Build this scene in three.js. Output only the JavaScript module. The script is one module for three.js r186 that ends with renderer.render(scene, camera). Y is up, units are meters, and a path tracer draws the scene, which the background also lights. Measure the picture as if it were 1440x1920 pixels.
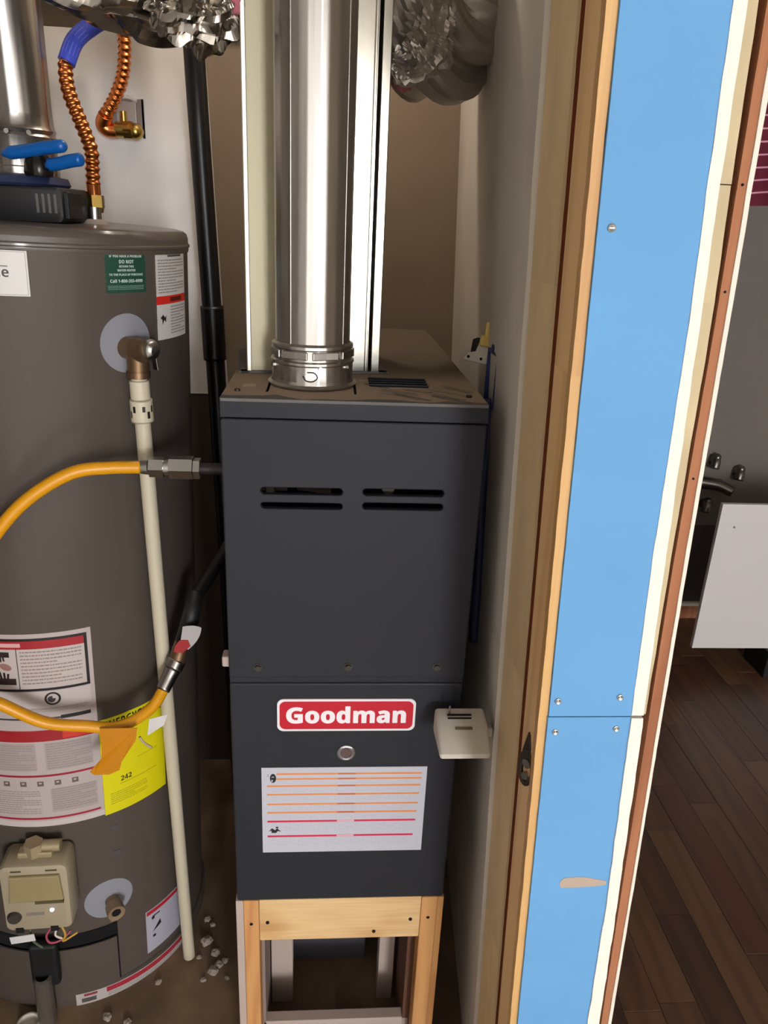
import * as THREE from 'three';
import { RoundedBoxGeometry } from 'three/addons/geometries/RoundedBoxGeometry.js';
import { mergeGeometries, toCreasedNormals } from 'three/addons/utils/BufferGeometryUtils.js';
import { ImprovedNoise } from 'three/addons/math/ImprovedNoise.js';
import { RectAreaLightUniformsLib } from 'three/addons/lights/RectAreaLightUniformsLib.js';

// ------------------------------------------------------------------ camera, light, exposure
const scene = new THREE.Scene();
scene.background = new THREE.Color(0x1a1712);
const camera = new THREE.PerspectiveCamera(2 * Math.atan(960 / 1424) * 180 / Math.PI, 0.75, 0.02, 30);
camera.position.set(-0.0377, 1.5581, 0.9864);
camera.rotation.set(-0.367, -0.0821, 0.0463, 'YXZ');
const renderer = new THREE.WebGLRenderer({ antialias: true });
renderer.toneMapping = THREE.LinearToneMapping;
renderer.toneMappingExposure = 0.51;
renderer.shadowMap.enabled = true;
RectAreaLightUniformsLib.init();
// daylight through the frosted glass of a far garden door behind the photographer
const GLASS = { x0: 1.20, x1: 2.05, y0: 0.75, y1: 2.3, z: 7.0 };
const day = new THREE.RectAreaLight(0xf6f8ff, 116, GLASS.x1 - GLASS.x0, GLASS.y1 - GLASS.y0);
day.position.set((GLASS.x0 + GLASS.x1) / 2, (GLASS.y0 + GLASS.y1) / 2, GLASS.z - 0.02);
day.lookAt(day.position.x, day.position.y, 0);
scene.add(day);

// ------------------------------------------------------------------ helpers
let seed = 7;
const rnd = () => { seed = (seed * 1664525 + 1013904223) >>> 0; return seed / 4294967296; };
const rr = (a, b) => a + (b - a) * rnd();
const noise = new ImprovedNoise();
const fbm = (x, y, z, o = 4) => { let s = 0, a = 0.5; for (let i = 0; i < o; i++) { s += a * noise.noise(x, y, z); x *= 2.03; y *= 2.03; z *= 2.03; a *= 0.5; } return s; };
const V = (x, y, z) => new THREE.Vector3(x, y, z);
const names = {};
function numbered(n) { const k = names[n] = (names[n] || 0) + 1; return k === 1 ? n : n + '_' + String(k - 1).padStart(3, '0'); }
function thing(name, label, category, [x, y, z] = [0, 0, 0], group) {
  const o = new THREE.Group(); o.name = numbered(name); scene.add(o); o.position.set(x, y, z);
  o.userData = { label, category }; if (group) o.userData.group = group; return o;
}
function struct(name, label) { const o = new THREE.Group(); o.name = name; o.userData = { kind: 'structure' }; if (label) o.userData.label = label; scene.add(o); return o; }
function part(parent, name, geo, material, label) {
  const g = Array.isArray(geo) ? mergeGeometries(geo.map(clean)) : geo;
  const m = new THREE.Mesh(g, material); m.castShadow = m.receiveShadow = true;
  const used = parent.userData.used || (Object.defineProperty(parent.userData, 'used', { value: {}, enumerable: false }), parent.userData.used);
  used[name] = (used[name] || 0) + 1; m.name = used[name] === 1 ? name : name + '_' + String(used[name] - 1).padStart(3, '0');
  if (label) m.userData.label = label;
  parent.add(m); return m;
}
function clean(g) {
  g = g.index ? g.toNonIndexed() : g;
  for (const k of Object.keys(g.attributes)) if (!['position', 'normal', 'uv'].includes(k)) g.deleteAttribute(k);
  g.morphAttributes = {}; return g;
}
function metric(g, s = 1) {                                     // uv in metres, by the face's main axis
  g = g.index ? g.toNonIndexed() : g; const p = g.attributes.position, n = g.attributes.normal, uv = new Float32Array(p.count * 2);
  for (let i = 0; i < p.count; i++) {
    const ax = Math.abs(n.getX(i)), ay = Math.abs(n.getY(i)), az = Math.abs(n.getZ(i));
    let u, v; if (ax >= ay && ax >= az) { u = p.getZ(i); v = p.getY(i); } else if (ay >= az) { u = p.getX(i); v = p.getZ(i); } else { u = p.getX(i); v = p.getY(i); }
    uv[i * 2] = u * s; uv[i * 2 + 1] = v * s;
  }
  g.setAttribute('uv', new THREE.BufferAttribute(uv, 2)); return g;
}
function box(x0, x1, y0, y1, z0, z1, r = 0) {
  const w = Math.abs(x1 - x0), h = Math.abs(y1 - y0), d = Math.abs(z1 - z0);
  const g = r > 0 ? new RoundedBoxGeometry(w, h, d, 2, Math.min(r, w / 2.01, h / 2.01, d / 2.01)) : new THREE.BoxGeometry(w, h, d);
  g.translate((x0 + x1) / 2, (y0 + y1) / 2, (z0 + z1) / 2); return metric(g);
}
function cyl(r0, r1, h, x, y, z, axis = 'y', seg = 32) {        // centred
  const g = new THREE.CylinderGeometry(r1, r0, h, seg); if (axis === 'x') g.rotateZ(-Math.PI / 2); if (axis === 'z') g.rotateX(Math.PI / 2);
  g.translate(x, y, z); return g;
}
function lathe(pts, seg = 64, x = 0, y = 0, z = 0) { const g = new THREE.LatheGeometry(pts.map(p => new THREE.Vector2(p[0], p[1])), seg); g.translate(x, y, z); return toCreasedNormals(g, 0.6); }
function sweep(points, rf, segs = 120, rad = 16, displace) {     // tube of varying radius along a smooth curve, capped
  const c = new THREE.CatmullRomCurve3(points.map(p => V(...p)), false, 'centripetal'), fr = c.computeFrenetFrames(segs, false);
  const pos = [], uv = [], idx = [], L = c.getLength();
  for (let i = 0; i <= segs; i++) {
    const t = i / segs, P = c.getPointAt(t), N = fr.normals[i], B = fr.binormals[i];
    for (let j = 0; j <= rad; j++) {
      const a = j / rad * Math.PI * 2, r = (typeof rf === 'function' ? rf(t, t * L) : rf) + (displace ? displace(t, (j % rad) / rad, P, a) : 0);
      const q = P.clone().addScaledVector(N, Math.cos(a) * r).addScaledVector(B, Math.sin(a) * r);
      pos.push(q.x, q.y, q.z); uv.push(t * L, j / rad);
    }
  }
  for (let i = 0; i < segs; i++) for (let j = 0; j < rad; j++) { const a = i * (rad + 1) + j, b = a + rad + 1; idx.push(a, a + 1, b, b, a + 1, b + 1); }
  for (const [row, flip] of [[0, 0], [segs, 1]]) {
    const t = row / segs, P = c.getPointAt(t), k = pos.length / 3; pos.push(P.x, P.y, P.z); uv.push(0, 0);
    for (let j = 0; j < rad; j++) { const a = row * (rad + 1) + j; flip ? idx.push(k, a, a + 1) : idx.push(k, a + 1, a); }
  }
  const g = new THREE.BufferGeometry(); g.setAttribute('position', new THREE.Float32BufferAttribute(pos, 3)); g.setAttribute('uv', new THREE.Float32BufferAttribute(uv, 2)); g.setIndex(idx);
  g.computeVertexNormals();
  // make sure it points outwards
  const p0 = V().fromBufferAttribute(g.attributes.position, (rad + 1) * (segs >> 1)), n0 = V().fromBufferAttribute(g.attributes.normal, (rad + 1) * (segs >> 1));
  if (n0.dot(p0.sub(c.getPointAt((segs >> 1) / segs))) < 0) { for (let i = 0; i < idx.length; i += 3) { const t = idx[i]; idx[i] = idx[i + 1]; idx[i + 1] = t; } g.setIndex(idx); g.computeVertexNormals(); }
  return g;
}
function extrude(shape, depth, bevel = 0, curve = 12) {
  return new THREE.ExtrudeGeometry(shape, { depth, bevelEnabled: bevel > 0, bevelSize: bevel, bevelThickness: bevel, bevelOffset: -bevel, bevelSegments: 2, curveSegments: curve });
}
function roundRect(s, x0, y0, x1, y1, r) {
  s.moveTo(x0 + r, y0); s.lineTo(x1 - r, y0); s.absarc(x1 - r, y0 + r, r, -Math.PI / 2, 0); s.lineTo(x1, y1 - r); s.absarc(x1 - r, y1 - r, r, 0, Math.PI / 2);
  s.lineTo(x0 + r, y1); s.absarc(x0 + r, y1 - r, r, Math.PI / 2, Math.PI); s.lineTo(x0, y0 + r); s.absarc(x0 + r, y0 + r, r, Math.PI, Math.PI * 1.5); return s;
}
function hexNut(r, h, axis, x, y, z) { const g = new THREE.CylinderGeometry(r, r, h, 6).toNonIndexed(); g.computeVertexNormals(); if (axis === 'x') g.rotateZ(Math.PI / 2); if (axis === 'z') g.rotateX(Math.PI / 2); g.translate(x, y, z); return g; }
// a curved sticker or plate: rectangle bent around a vertical cylinder about the local y axis, angles in degrees from +x towards +z, left edge first
function bent(aL, aR, y0, y1, r, t = 0.0008) {
  const g = new THREE.BoxGeometry(1, 1, 1, 24, 1, 1), p = g.attributes.position;
  for (let i = 0; i < p.count; i++) {
    const a = (aL + (aR - aL) * (p.getX(i) + 0.5)) * Math.PI / 180, q = r + t * (p.getZ(i) + 0.5), y = y0 + (y1 - y0) * (p.getY(i) + 0.5);
    p.setXYZ(i, Math.cos(a) * q, y, Math.sin(a) * q);
  }
  g.computeVertexNormals(); return g;
}
function bentDisc(ac, yc, rad, r, t = 0.0012) {                  // round plate bent around the tank
  const g = new THREE.CylinderGeometry(rad, rad, t, 40, 1); g.rotateX(Math.PI / 2); const p = g.attributes.position;
  for (let i = 0; i < p.count; i++) { const a = ac * Math.PI / 180 - p.getX(i) / r, q = r + p.getZ(i) + t / 2; p.setXYZ(i, Math.cos(a) * q, yc + p.getY(i), Math.sin(a) * q); }
  g.computeVertexNormals(); return g;
}
// ------------------------------------------------------------------ textures and materials
function canvasTex(w, h, draw, rep) {
  const c = document.createElement('canvas'); c.width = w; c.height = h; const g = c.getContext('2d'); draw(g, w, h);
  const t = new THREE.CanvasTexture(c); t.colorSpace = THREE.SRGBColorSpace; if (rep) { t.wrapS = t.wrapT = THREE.RepeatWrapping; t.repeat.set(rep[0], rep[1]); } t.magFilter = THREE.LinearFilter; return t;
}
function pixTex(w, h, fn, rep, srgb = true) {
  const d = new Uint8Array(w * h * 4);
  for (let y = 0; y < h; y++) for (let x = 0; x < w; x++) { const c = fn(x / w, y / h), i = (y * w + x) * 4; d[i] = c[0]; d[i + 1] = c[1]; d[i + 2] = c[2]; d[i + 3] = 255; }
  const t = new THREE.DataTexture(d, w, h); t.magFilter = THREE.LinearFilter; t.minFilter = THREE.LinearMipmapLinearFilter; t.generateMipmaps = true; t.wrapS = t.wrapT = THREE.RepeatWrapping; if (rep) t.repeat.set(...rep);
  if (srgb) t.colorSpace = THREE.SRGBColorSpace; t.needsUpdate = true; return t;
}
const clamp = v => Math.max(0, Math.min(255, v));
function mottle(c, amt, fx, fy, z, rep) { return pixTex(256, 256, (u, v) => { const n = fbm(u * fx, v * fy, z, 5) * amt; return c.map(k => clamp(k * (1 + n))); }, rep); }
function woodTex(c, dark, z, sx, sy, rep) {                       // grain runs along v
  return pixTex(256, 512, (u, v) => {
    const w = u * sx + fbm(u * 2, v * sy, z, 3) * 1.6; let k = 0.5 + 0.5 * Math.sin(w * 6.283); k = Math.pow(k, 2) * 0.55 + 0.3 * (fbm(u * 60, v * 3, z + 5, 2) + 0.5);
    return c.map((q, i) => clamp(q + (dark[i] - q) * Math.max(0, Math.min(1, k))));
  }, rep);
}
const S = (o) => new THREE.MeshStandardMaterial(o);
const P = (o) => new THREE.MeshPhysicalMaterial(o);
const M = {
  wallWhite: S({ map: mottle([226, 221, 216], 0.10, 6, 6, 1.5, [1, 1]), roughness: 0.85 }),
  wallShade: S({ map: mottle([66, 54, 44], 0.2, 4, 4, 4.5, [1, 1]), roughness: 0.95 }),
  wallBrown: S({ map: mottle([136, 120, 102], 0.12, 4, 4, 3.5, [1, 1]), roughness: 0.95 }),
  wallTaupe: S({ map: mottle([212, 202, 188], 0.10, 4, 4, 9.5, [1, 1]), roughness: 0.9 }),
  wallHall: S({ map: mottle([230, 226, 220], 0.05, 4, 4, 6.5, [1, 1]), roughness: 0.9 }),
  roomGrey: S({ map: mottle([114, 106, 99], 0.06, 4, 4, 8.5, [1, 1]), roughness: 0.9 }),
  roomGreyDark: S({ color: 0x4c443e, roughness: 0.85 }),
  ceiling: S({ color: 0xd8d2c8, roughness: 0.95 }),
  darkWood: S({ map: woodTex([54, 36, 26], [34, 22, 16], 2.2, 4, 3), roughness: 0.9 }),
  concrete: S({ map: mottle([120, 98, 76], 0.5, 8, 8, 11.5, [0.8, 0.8]), roughness: 0.8 }),
  furnace: P({ color: 0x2c2d32, roughness: 0.5, specularIntensity: 0.35 }),
  furnaceDark: S({ color: 0x17161a, roughness: 0.7 }),
  galv: S({ map: mottle([176, 172, 166], 0.16, 9, 5, 21.5, [3, 3]), metalness: 1, roughness: 0.3 }),
  galvBright: S({ map: mottle([180, 176, 164], 0.10, 12, 12, 23.5, [3, 3]), metalness: 1, roughness: 0.16 }),
  steel: S({ color: 0xa9a7a2, metalness: 1, roughness: 0.3 }),
  foil: S({ color: 0xbdb8b0, metalness: 1, roughness: 0.16 }),
  foilDull: S({ color: 0xa89f94, metalness: 0.6, roughness: 0.4 }),
  copper: S({ color: 0xd98048, metalness: 1, roughness: 0.3 }),
  brass: S({ color: 0xb99a52, metalness: 1, roughness: 0.3 }),
  bronze: S({ color: 0x80664c, metalness: 0.8, roughness: 0.42 }),
  tank: P({ map: mottle([86, 77, 70], 0.05, 5, 5, 31.5, [1, 1]), roughness: 0.45, clearcoat: 0.4, clearcoatRoughness: 0.12 }),
  tankPlate: S({ color: 0x8f9097, roughness: 0.55 }),
  black: S({ color: 0x0d0d0e, roughness: 0.6 }),
  rubber: S({ color: 0x0d0d0e, roughness: 0.8 }),
  abs: S({ color: 0x0f0f11, roughness: 0.35 }),
  blue: S({ color: 0x0a58a4, roughness: 0.35 }),
  navy: S({ color: 0x1a2345, roughness: 0.6 }),
  tapeBlue: S({ map: canvasTex(128, 256, (g, w, h) => { g.fillStyle = '#3f4fc4'; g.fillRect(0, 0, w, h); g.fillStyle = '#8f98e0'; for (let i = 0; i < 26; i++) { g.globalAlpha = 0.5; g.fillRect(20 + (i % 2) * 50, 6 + i * 9, 34, 4); } g.globalAlpha = 1; }, [14, 1]), roughness: 0.4 }),
  pvc: S({ color: 0xd3c8ae, roughness: 0.4 }),
  hose: S({ color: 0xe09a0a, roughness: 0.38 }),
  ivory: S({ color: 0xa89a80, roughness: 0.5 }),
  whitePlastic: S({ color: 0xd4ccbd, roughness: 0.45 }),
  toggle: S({ color: 0xd9bc6a, roughness: 0.4 }),
  boxBlue: S({ color: 0x14265c, roughness: 0.5 }),
  pink: S({ color: 0xb0646e, roughness: 1 }),
  blueboard: S({ map: mottle([101, 158, 206], 0.035, 5, 5, 41.5, [1.5, 1.5]), roughness: 0.8 }),
  gypsum: S({ map: mottle([242, 234, 218], 0.03, 20, 20, 43.5, [6, 6]), roughness: 0.95, bumpMap: mottle([128, 128, 128], 0.8, 30, 30, 44.5, [12, 12]), bumpScale: 0.0012 }),
  paper: S({ map: mottle([196, 178, 142], 0.12, 5, 3, 45.5, [4, 4]), roughness: 0.9 }),
  beigeBoard: S({ map: mottle([222, 194, 148], 0.12, 5, 3, 46.5, [3, 2]), roughness: 0.85 }),
  studTan: S({ map: woodTex([238, 196, 138], [216, 168, 112], 51.1, 3, 1.5, [6, 0.7]), roughness: 0.6 }),
  studEdge: S({ map: woodTex([216, 172, 110], [184, 134, 78], 53.1, 2, 1.5, [6, 0.7]), roughness: 0.55 }),
  gapWood: S({ color: 0x7a3a16, roughness: 0.9 }),
  woodOrange: S({ map: woodTex([170, 112, 76], [138, 82, 52], 55.1, 3, 1.5, [8, 0.7]), roughness: 0.8 }),
  whitePaint: S({ map: mottle([228, 220, 204], 0.07, 6, 3, 47.5, [4, 4]), roughness: 0.7 }),
  pine: S({ map: woodTex([232, 198, 146], [184, 132, 76], 61.1, 2.0, 1.2, [3, 3]), roughness: 0.65 }),
  pineLeg: S({ map: woodTex([214, 160, 100], [184, 124, 72], 63.1, 2.2, 1.5, [8, 1.6]), roughness: 0.65 }),
  legPaint: S({ color: 0xb9a79c, roughness: 0.7 }),
  board: S({ color: 0x8d7c74, roughness: 0.8 }),
  boardRed: S({ color: 0x5e3c2a, roughness: 0.8 }),
  sheet: S({ color: 0x6a6a74, metalness: 0.3, roughness: 0.5 }),
  dustShadeTop: S({ roughness: 0.85, map: null }),
  white: S({ color: 0xd9d5d2, roughness: 0.6 }),
  cabinet: S({ color: 0xd8d2cf, roughness: 0.5 }),
  chrome: S({ color: 0x77736e, metalness: 1, roughness: 0.3 }),
  crumb: S({ color: 0xa5978a, roughness: 1 }),
  hole: S({ color: 0x050505, roughness: 1 }),
  slotBrown: S({ color: 0x554a30, roughness: 0.6 }),
  screw: S({ color: 0x4b463f, metalness: 0.8, roughness: 0.45 }),
};

// ------------------------------------------------------------------ structure: shell
const SK = 0.038;                                                    // the partition and its jamb lean this much per metre of height
function lean(g) { const p = g.attributes.position; for (let i = 0; i < p.count; i++) p.setX(i, p.getX(i) - SK * (p.getY(i) - 1.48)); g.computeVertexNormals(); return g; }
const floor = struct('floor', 'dirty brown concrete floor of the closet with laminate planks in the room on the right');
part(floor, 'slab', box(-1.1, 3.3, -0.12, -0.012, -2.0, 7.12), M.darkWood);
part(floor, 'concrete_pad', box(-1.0, 0.33, -0.012, 0, -0.95, 0.42), M.concrete);
part(floor, 'hall_boards', box(-1.0, 3.2, -0.012, -0.001, 0.74, 7.0), M.wallHall);
{ // laminate planks, slightly turned
  const tones = [[[88, 60, 44], [66, 43, 31]], [[100, 70, 50], [76, 50, 36]], [[80, 55, 41], [58, 37, 27]], [[106, 77, 54], [84, 56, 38]], [[92, 58, 43], [70, 42, 31]]];
  const mats = tones.map((t, i) => S({ map: woodTex(t[0], t[1], 70 + i * 3.3, 2.5, 1.4, [5, 1]), roughness: 0.42 }));
  const w = 0.085;
  for (let c = 0; c < 24; c++) {
    let z = -1.84 - rr(0, 0.5);
    const x = 0.40 + c * w;
    while (z < 0.7) {
      const len = rr(0.35, 0.85), z0 = Math.max(z, -1.84), z1 = Math.min(z + len, 0.72); z += len;
      if (z1 - z0 < 0.05) continue;
      const g = box(x - 0.04, x + w - 0.0408, -0.012, 0.0005 + rr(0, 0.0012), z0, z1 - 0.0008, 0.0006);
      const uv = g.attributes.uv, o1 = rnd(), o2 = rnd(); for (let i = 0; i < uv.count; i++) uv.setXY(i, uv.getX(i) + o1, uv.getY(i) + o2);
      part(floor, 'plank', g, mats[(rnd() * 5) | 0]);
    }
  }
}
const ceil = struct('ceiling', 'plain ceiling above the closet and hall');
part(ceil, 'ceiling_panel', box(-1.1, 3.3, 2.42, 2.52, -2.0, 7.12), M.ceiling);
const wb = struct('wall_back', 'closet back wall, drywall on the left white above and darkened below as shade, bare brown on the right');
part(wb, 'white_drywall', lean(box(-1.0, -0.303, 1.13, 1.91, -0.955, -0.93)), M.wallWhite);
part(wb, 'shade_toned_drywall', lean(box(-1.0, -0.303, 0, 1.129, -0.955, -0.931)), M.wallShade);  // lower part of the white wall, its shade put in as dark colour
part(wb, 'brown_drywall', box(-1.05, 0.5, 0, 2.42, -1.02, -0.957), M.wallBrown);
part(wb, 'top_plate', box(-1.0, 0.2, 1.965, 2.12, -0.957, -0.90, 0.004), M.darkWood);
const wl = struct('wall_left', 'hall side wall left of the closet');
part(wl, 'wall_panel', [box(-1.1, -1.0, 0, 2.42, -1.02, 0.25), box(-1.1, -0.64, 0, 2.42, 0.25, 7.1)], M.wallHall);
const ragged2 = (x0, x1, z0, z1) => lean(box(x0, x1, 0, 2.42, z0, z1));
const wr = struct('wall_right', 'partition on the right of the closet with its taupe drywall and cut edge');
{ // drywall lining of the closet, drifting outwards towards the back
  const g = new THREE.BoxGeometry(1, 1, 1, 1, 24, 12), p = g.attributes.position;
  for (let i = 0; i < p.count; i++) {
    const y = (p.getY(i) + 0.5) * 2.42, z = -0.957 + (p.getZ(i) + 0.5) * (0.05 + 0.957), d = (0.05 - z) * 0.07;
    const rag = p.getZ(i) > 0.49 ? 0.0012 * fbm(y * 9, 3.3, 0, 3) : 0;
    p.setXYZ(i, 0.1975 + d + (p.getX(i) + 0.5) * 0.0127 + rag - SK * (y - 1.48), y, z + rag * 3);
  }
  g.computeVertexNormals(); part(wr, 'drywall_panel', metric(g), M.wallTaupe);
}
part(wr, 'wall_core', lean(box(0.296, 0.322, 0, 2.42, -1.84, 0.262)), M.wallBrown);
part(wr, 'recessed_stud', lean(box(0.222, 0.29, 0, 2.42, 0.06, 0.26)), M.gapWood);
part(wr, 'exposed_stud_edge', ragged2(0.2072, 0.2221, 0.1485, 0.1525), M.gapWood);
part(wr, 'room_drywall', lean(box(0.322, 0.330, 0, 2.42, -1.84, 0.262)), M.roomGrey);
const wk = struct('wall_room', 'grey wall of the room beyond the partition');
part(wk, 'wall_panel', box(0.3, 3.3, 0.43, 2.42, -1.95, -1.85), M.roomGrey);
part(wk, 'lower_panel', box(0.3, 3.3, 0, 0.43, -1.95, -1.845), M.roomGreyDark);
const wf = struct('wall_far_right', 'side wall of the room on the right');
part(wf, 'wall_panel', box(3.2, 3.3, 0, 2.42, -1.95, 7.1), M.wallHall);
const wh = struct('wall_hall', 'hall wall behind the photographer around the glazed door');
part(wh, 'wall_panel', [box(-1.0, GLASS.x0 - 0.1, 0, 2.42, 7.0, 7.1), box(GLASS.x1 + 0.1, 3.2, 0, 2.42, 7.0, 7.1), box(GLASS.x0 - 0.1, GLASS.x1 + 0.1, 2.36, 2.42, 7.0, 7.1)], M.wallHall);
const dr = struct('door_1', 'glazed hall door with frosted daylight glass');
part(dr, 'door_frame', [box(GLASS.x0 - 0.1, GLASS.x0, 0, 2.36, 7.0, 7.05, 0.004), box(GLASS.x1, GLASS.x1 + 0.1, 0, 2.36, 7.0, 7.05, 0.004), box(GLASS.x0, GLASS.x1, 0, GLASS.y0, 7.0, 7.05, 0.004), box(GLASS.x0, GLASS.x1, GLASS.y1, 2.36, 7.0, 7.05, 0.004)], M.whitePaint);
part(dr, 'glass_pane', box(GLASS.x0, GLASS.x1, GLASS.y0, GLASS.y1, 7.004, 7.03), S({ color: 0xffffff, roughness: 0.5, emissive: 0xf6f8ff, emissiveIntensity: 6 }));
const bb = struct('baseboard_right', 'brown wooden baseboard under the grey room wall');
part(bb, 'board', box(0.36, 3.2, 0.0, 0.062, -1.845, -1.83, 0.003), M.woodOrange);
part(bb, 'cap_strip', box(0.36, 3.2, 0.062, 0.078, -1.845, -1.825, 0.003), M.whitePaint);

// jamb layers at the near end of the partition (trim_1 is the blue board); the old boards bow, so each edge is given at several heights
const HY = [1.75, 1.581, 1.485, 1.211, 0.758, 0.54];
const EDGE = { blue: [0.2805, 0.2880, 0.2930, 0.3020, 0.3240, 0.3305], gyp: [0.2930, 0.2990, 0.3035, 0.3160, 0.3380, 0.3470], paper: [0.3030, 0.3110, 0.3165, 0.3230, 0.3380, 0.3470], wood0: [0.3100, 0.3160, 0.3195, 0.3260, 0.3430, 0.3520], wood1: [0.3190, 0.3245, 0.3280, 0.3370, 0.3540, 0.3610], white: [0.3245, 0.3290, 0.3325, 0.3410, 0.3575, 0.3655] };
function edgeAt(k, y) { const e = EDGE[k]; let i = 0; while (i < HY.length - 2 && y < HY[i + 1]) i++; return e[i] + (e[i + 1] - e[i]) * (y - HY[i]) / (HY[i + 1] - HY[i]); }
function ragged(x0, x1, y0, y1, z0, z1, amp, s) {                 // a tall strip whose cut edges wander; x0 / x1 are numbers (leaning) or edge names
  const n = Math.max(4, Math.round((y1 - y0) * 90)), g = new THREE.BoxGeometry(1, y1 - y0, z1 - z0, 1, n, 1); g.translate(0, (y0 + y1) / 2, (z0 + z1) / 2); const p = g.attributes.position;
  const ex = (k, y) => typeof k === 'string' ? edgeAt(k, y) : k - SK * (y - 1.48);
  for (let i = 0; i < p.count; i++) { const side = p.getX(i) > 0 ? 1 : 0, y = p.getY(i); p.setX(i, ex(side ? x1 : x0, y) + amp * (fbm(y * 26, s + side * 7, p.getZ(i) > (z0 + z1) / 2 ? 0 : 0.2, 4) + 0.8 * fbm(y * 5, s + side * 3, 1, 2))); }
  g.computeVertexNormals(); return metric(g);
}
const t1 = struct('trim_1', 'bright blue drywall strip screwed on the end of the partition');
const jy = 1.047;
part(t1, 'board', ragged(0.1988, 'blue', jy + 0.0006, 2.40, 0.277, 0.290, 0.0006, 1), M.blueboard, 'upper blue board');
part(t1, 'board', ragged(0.1982, 'blue', 0.0, jy - 0.0006, 0.277, 0.2903, 0.0006, 2), M.blueboard, 'lower blue board');
for (const [x, y] of [[0.208, 1.56], [0.223, 1.068], [0.293, 1.073], [0.225, 1.027], [0.295, 1.031]]) {
  part(t1, 'screw', [lathe([[0, 0.0006], [0.0012, 0.0002], [0.0030, 0.0012], [0.0036, 0.0008], [0.0038, -0.001]], 20).rotateX(Math.PI / 2).translate(x, y, 0.2908), box(x - 0.0022, x + 0.0022, y - 0.0004, y + 0.0004, 0.2908, 0.2918)], M.steel);
}
part(t1, 'plaster_smear', (() => { const s = new THREE.Shape(); s.moveTo(0.262, 0.793); s.quadraticCurveTo(0.256, 0.80, 0.263, 0.808); s.quadraticCurveTo(0.285, 0.812, 0.30, 0.807); s.lineTo(0.3185, 0.802); s.lineTo(0.3185, 0.796); s.quadraticCurveTo(0.29, 0.792, 0.262, 0.793); return extrude(s, 0.0006).translate(0, 0, 0.2902); })(), S({ color: 0xb3a08f, roughness: 0.9 }));
const t2 = struct('trim_2', 'white cut gypsum edge beside the blue board');
part(t2, 'gypsum_edge', ragged('blue', 'gyp', jy + 0.002, 2.40, 0.262, 0.291, 0.0016, 3), M.gypsum);
part(t2, 'gypsum_edge', ragged('blue', 'gyp', 0.0, jy - 0.001, 0.262, 0.2925, 0.002, 4), M.gypsum);
part(t2, 'paper_face', ragged('gyp', 'paper', 1.60, 2.40, 0.262, 0.287, 0.001, 5), M.paper);
part(t2, 'paper_face', ragged('gyp', 'paper', jy + 0.001, 1.599, 0.262, 0.287, 0.0012, 6), M.paper);
const t3 = struct('trim_3', 'orange brown door frame board with white painted edge');
part(t3, 'frame_board', ragged('wood0', 'wood1', 0, 2.40, 0.262, 0.288, 0.0006, 8), M.woodOrange);
part(t3, 'white_edge', ragged('wood1', 'white', 0, 2.40, 0.262, 0.2895, 0.0008, 9), M.whitePaint);
for (const y of [1.60, 1.51, 1.33]) part(t3, 'nail_hole', cyl(0.0012, 0.0012, 0.001, (edgeAt('wood0', y) + edgeAt('wood1', y)) / 2, y, 0.2882, 'z', 12), M.hole);
const t4 = struct('trim_4', 'tan wooden corner stud left of the blue board');
{
  const g = new RoundedBoxGeometry(0.045, 2.4, 0.062, 3, 0.009); g.translate(0.1895 + 0.0225, 1.2, 0.2185 + 0.031); lean(g); part(t4, 'stud', metric(g), M.studTan);
  part(t4, 'splintered_edge', ragged(0.1885, 0.1985, 0, 2.40, 0.2745, 0.2865, 0.0014, 12), M.studEdge);
}
const t5 = struct('trim_5', 'beige painted board between the closet drywall and the wooden stud');
part(t5, 'board', ragged(0.2035, 0.2220, 0, 2.40, 0.052, 0.148, 0.0008, 14), M.beigeBoard);
part(t5, 'board_lip', ragged(0.2035, 0.2070, 0, 2.40, 0.1482, 0.1530, 0.0008, 14), M.beigeBoard);

// ------------------------------------------------------------------ furnace (origin at its base, on the stand)
const FY = 0.457;
const fu = thing('furnace', 'dark grey upright gas furnace with red logo plate standing on a wooden stand', 'furnace', [0, FY, 0]);
const fy = y => y - FY;
part(fu, 'casing', [box(-0.178, -0.172, 0, 0.872, -0.73, -0.016), box(0.172, 0.178, 0, 0.872, -0.73, -0.016), box(-0.172, 0.172, 0, 0.872, -0.73, -0.724), box(-0.172, 0.172, 0, 0.006, -0.724, -0.016), box(-0.172, 0.172, 0.44, 0.446, -0.724, -0.016)], M.furnace);
{ // upper door with four slots
  const s = new THREE.Shape(); roundRect(s, -0.178, fy(0.9065), 0.178, fy(1.3055), 0.004);
  for (const [x0, x1, y0, y1] of [[-0.127, -0.015, 1.2005, 1.2105], [-0.127, -0.015, 1.1795, 1.1885], [0.013, 0.126, 1.2010, 1.2110], [0.013, 0.126, 1.1805, 1.1905]]) s.holes.push(roundRect(new THREE.Path(), x0, fy(y0), x1, fy(y1), (y1 - y0) / 2.02));
  part(fu, 'upper_door', extrude(s, 0.008, 0.002).translate(0, 0, -0.010), M.furnace);
  const l = new THREE.Shape(); roundRect(l, -0.178, 0.002, 0.178, fy(0.8965), 0.004);
  part(fu, 'lower_door', extrude(l, 0.010, 0.003).translate(0, 0, -0.013), M.furnace);
  part(fu, 'door_ledge', box(-0.178, 0.178, fy(0.895), fy(0.9085), -0.016, -0.0035, 0.002), M.furnace);
}
part(fu, 'front_lip', box(-0.178, 0.178, fy(1.3075), 0.8722, -0.016, 0.0, 0.0004), M.furnace);
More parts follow.
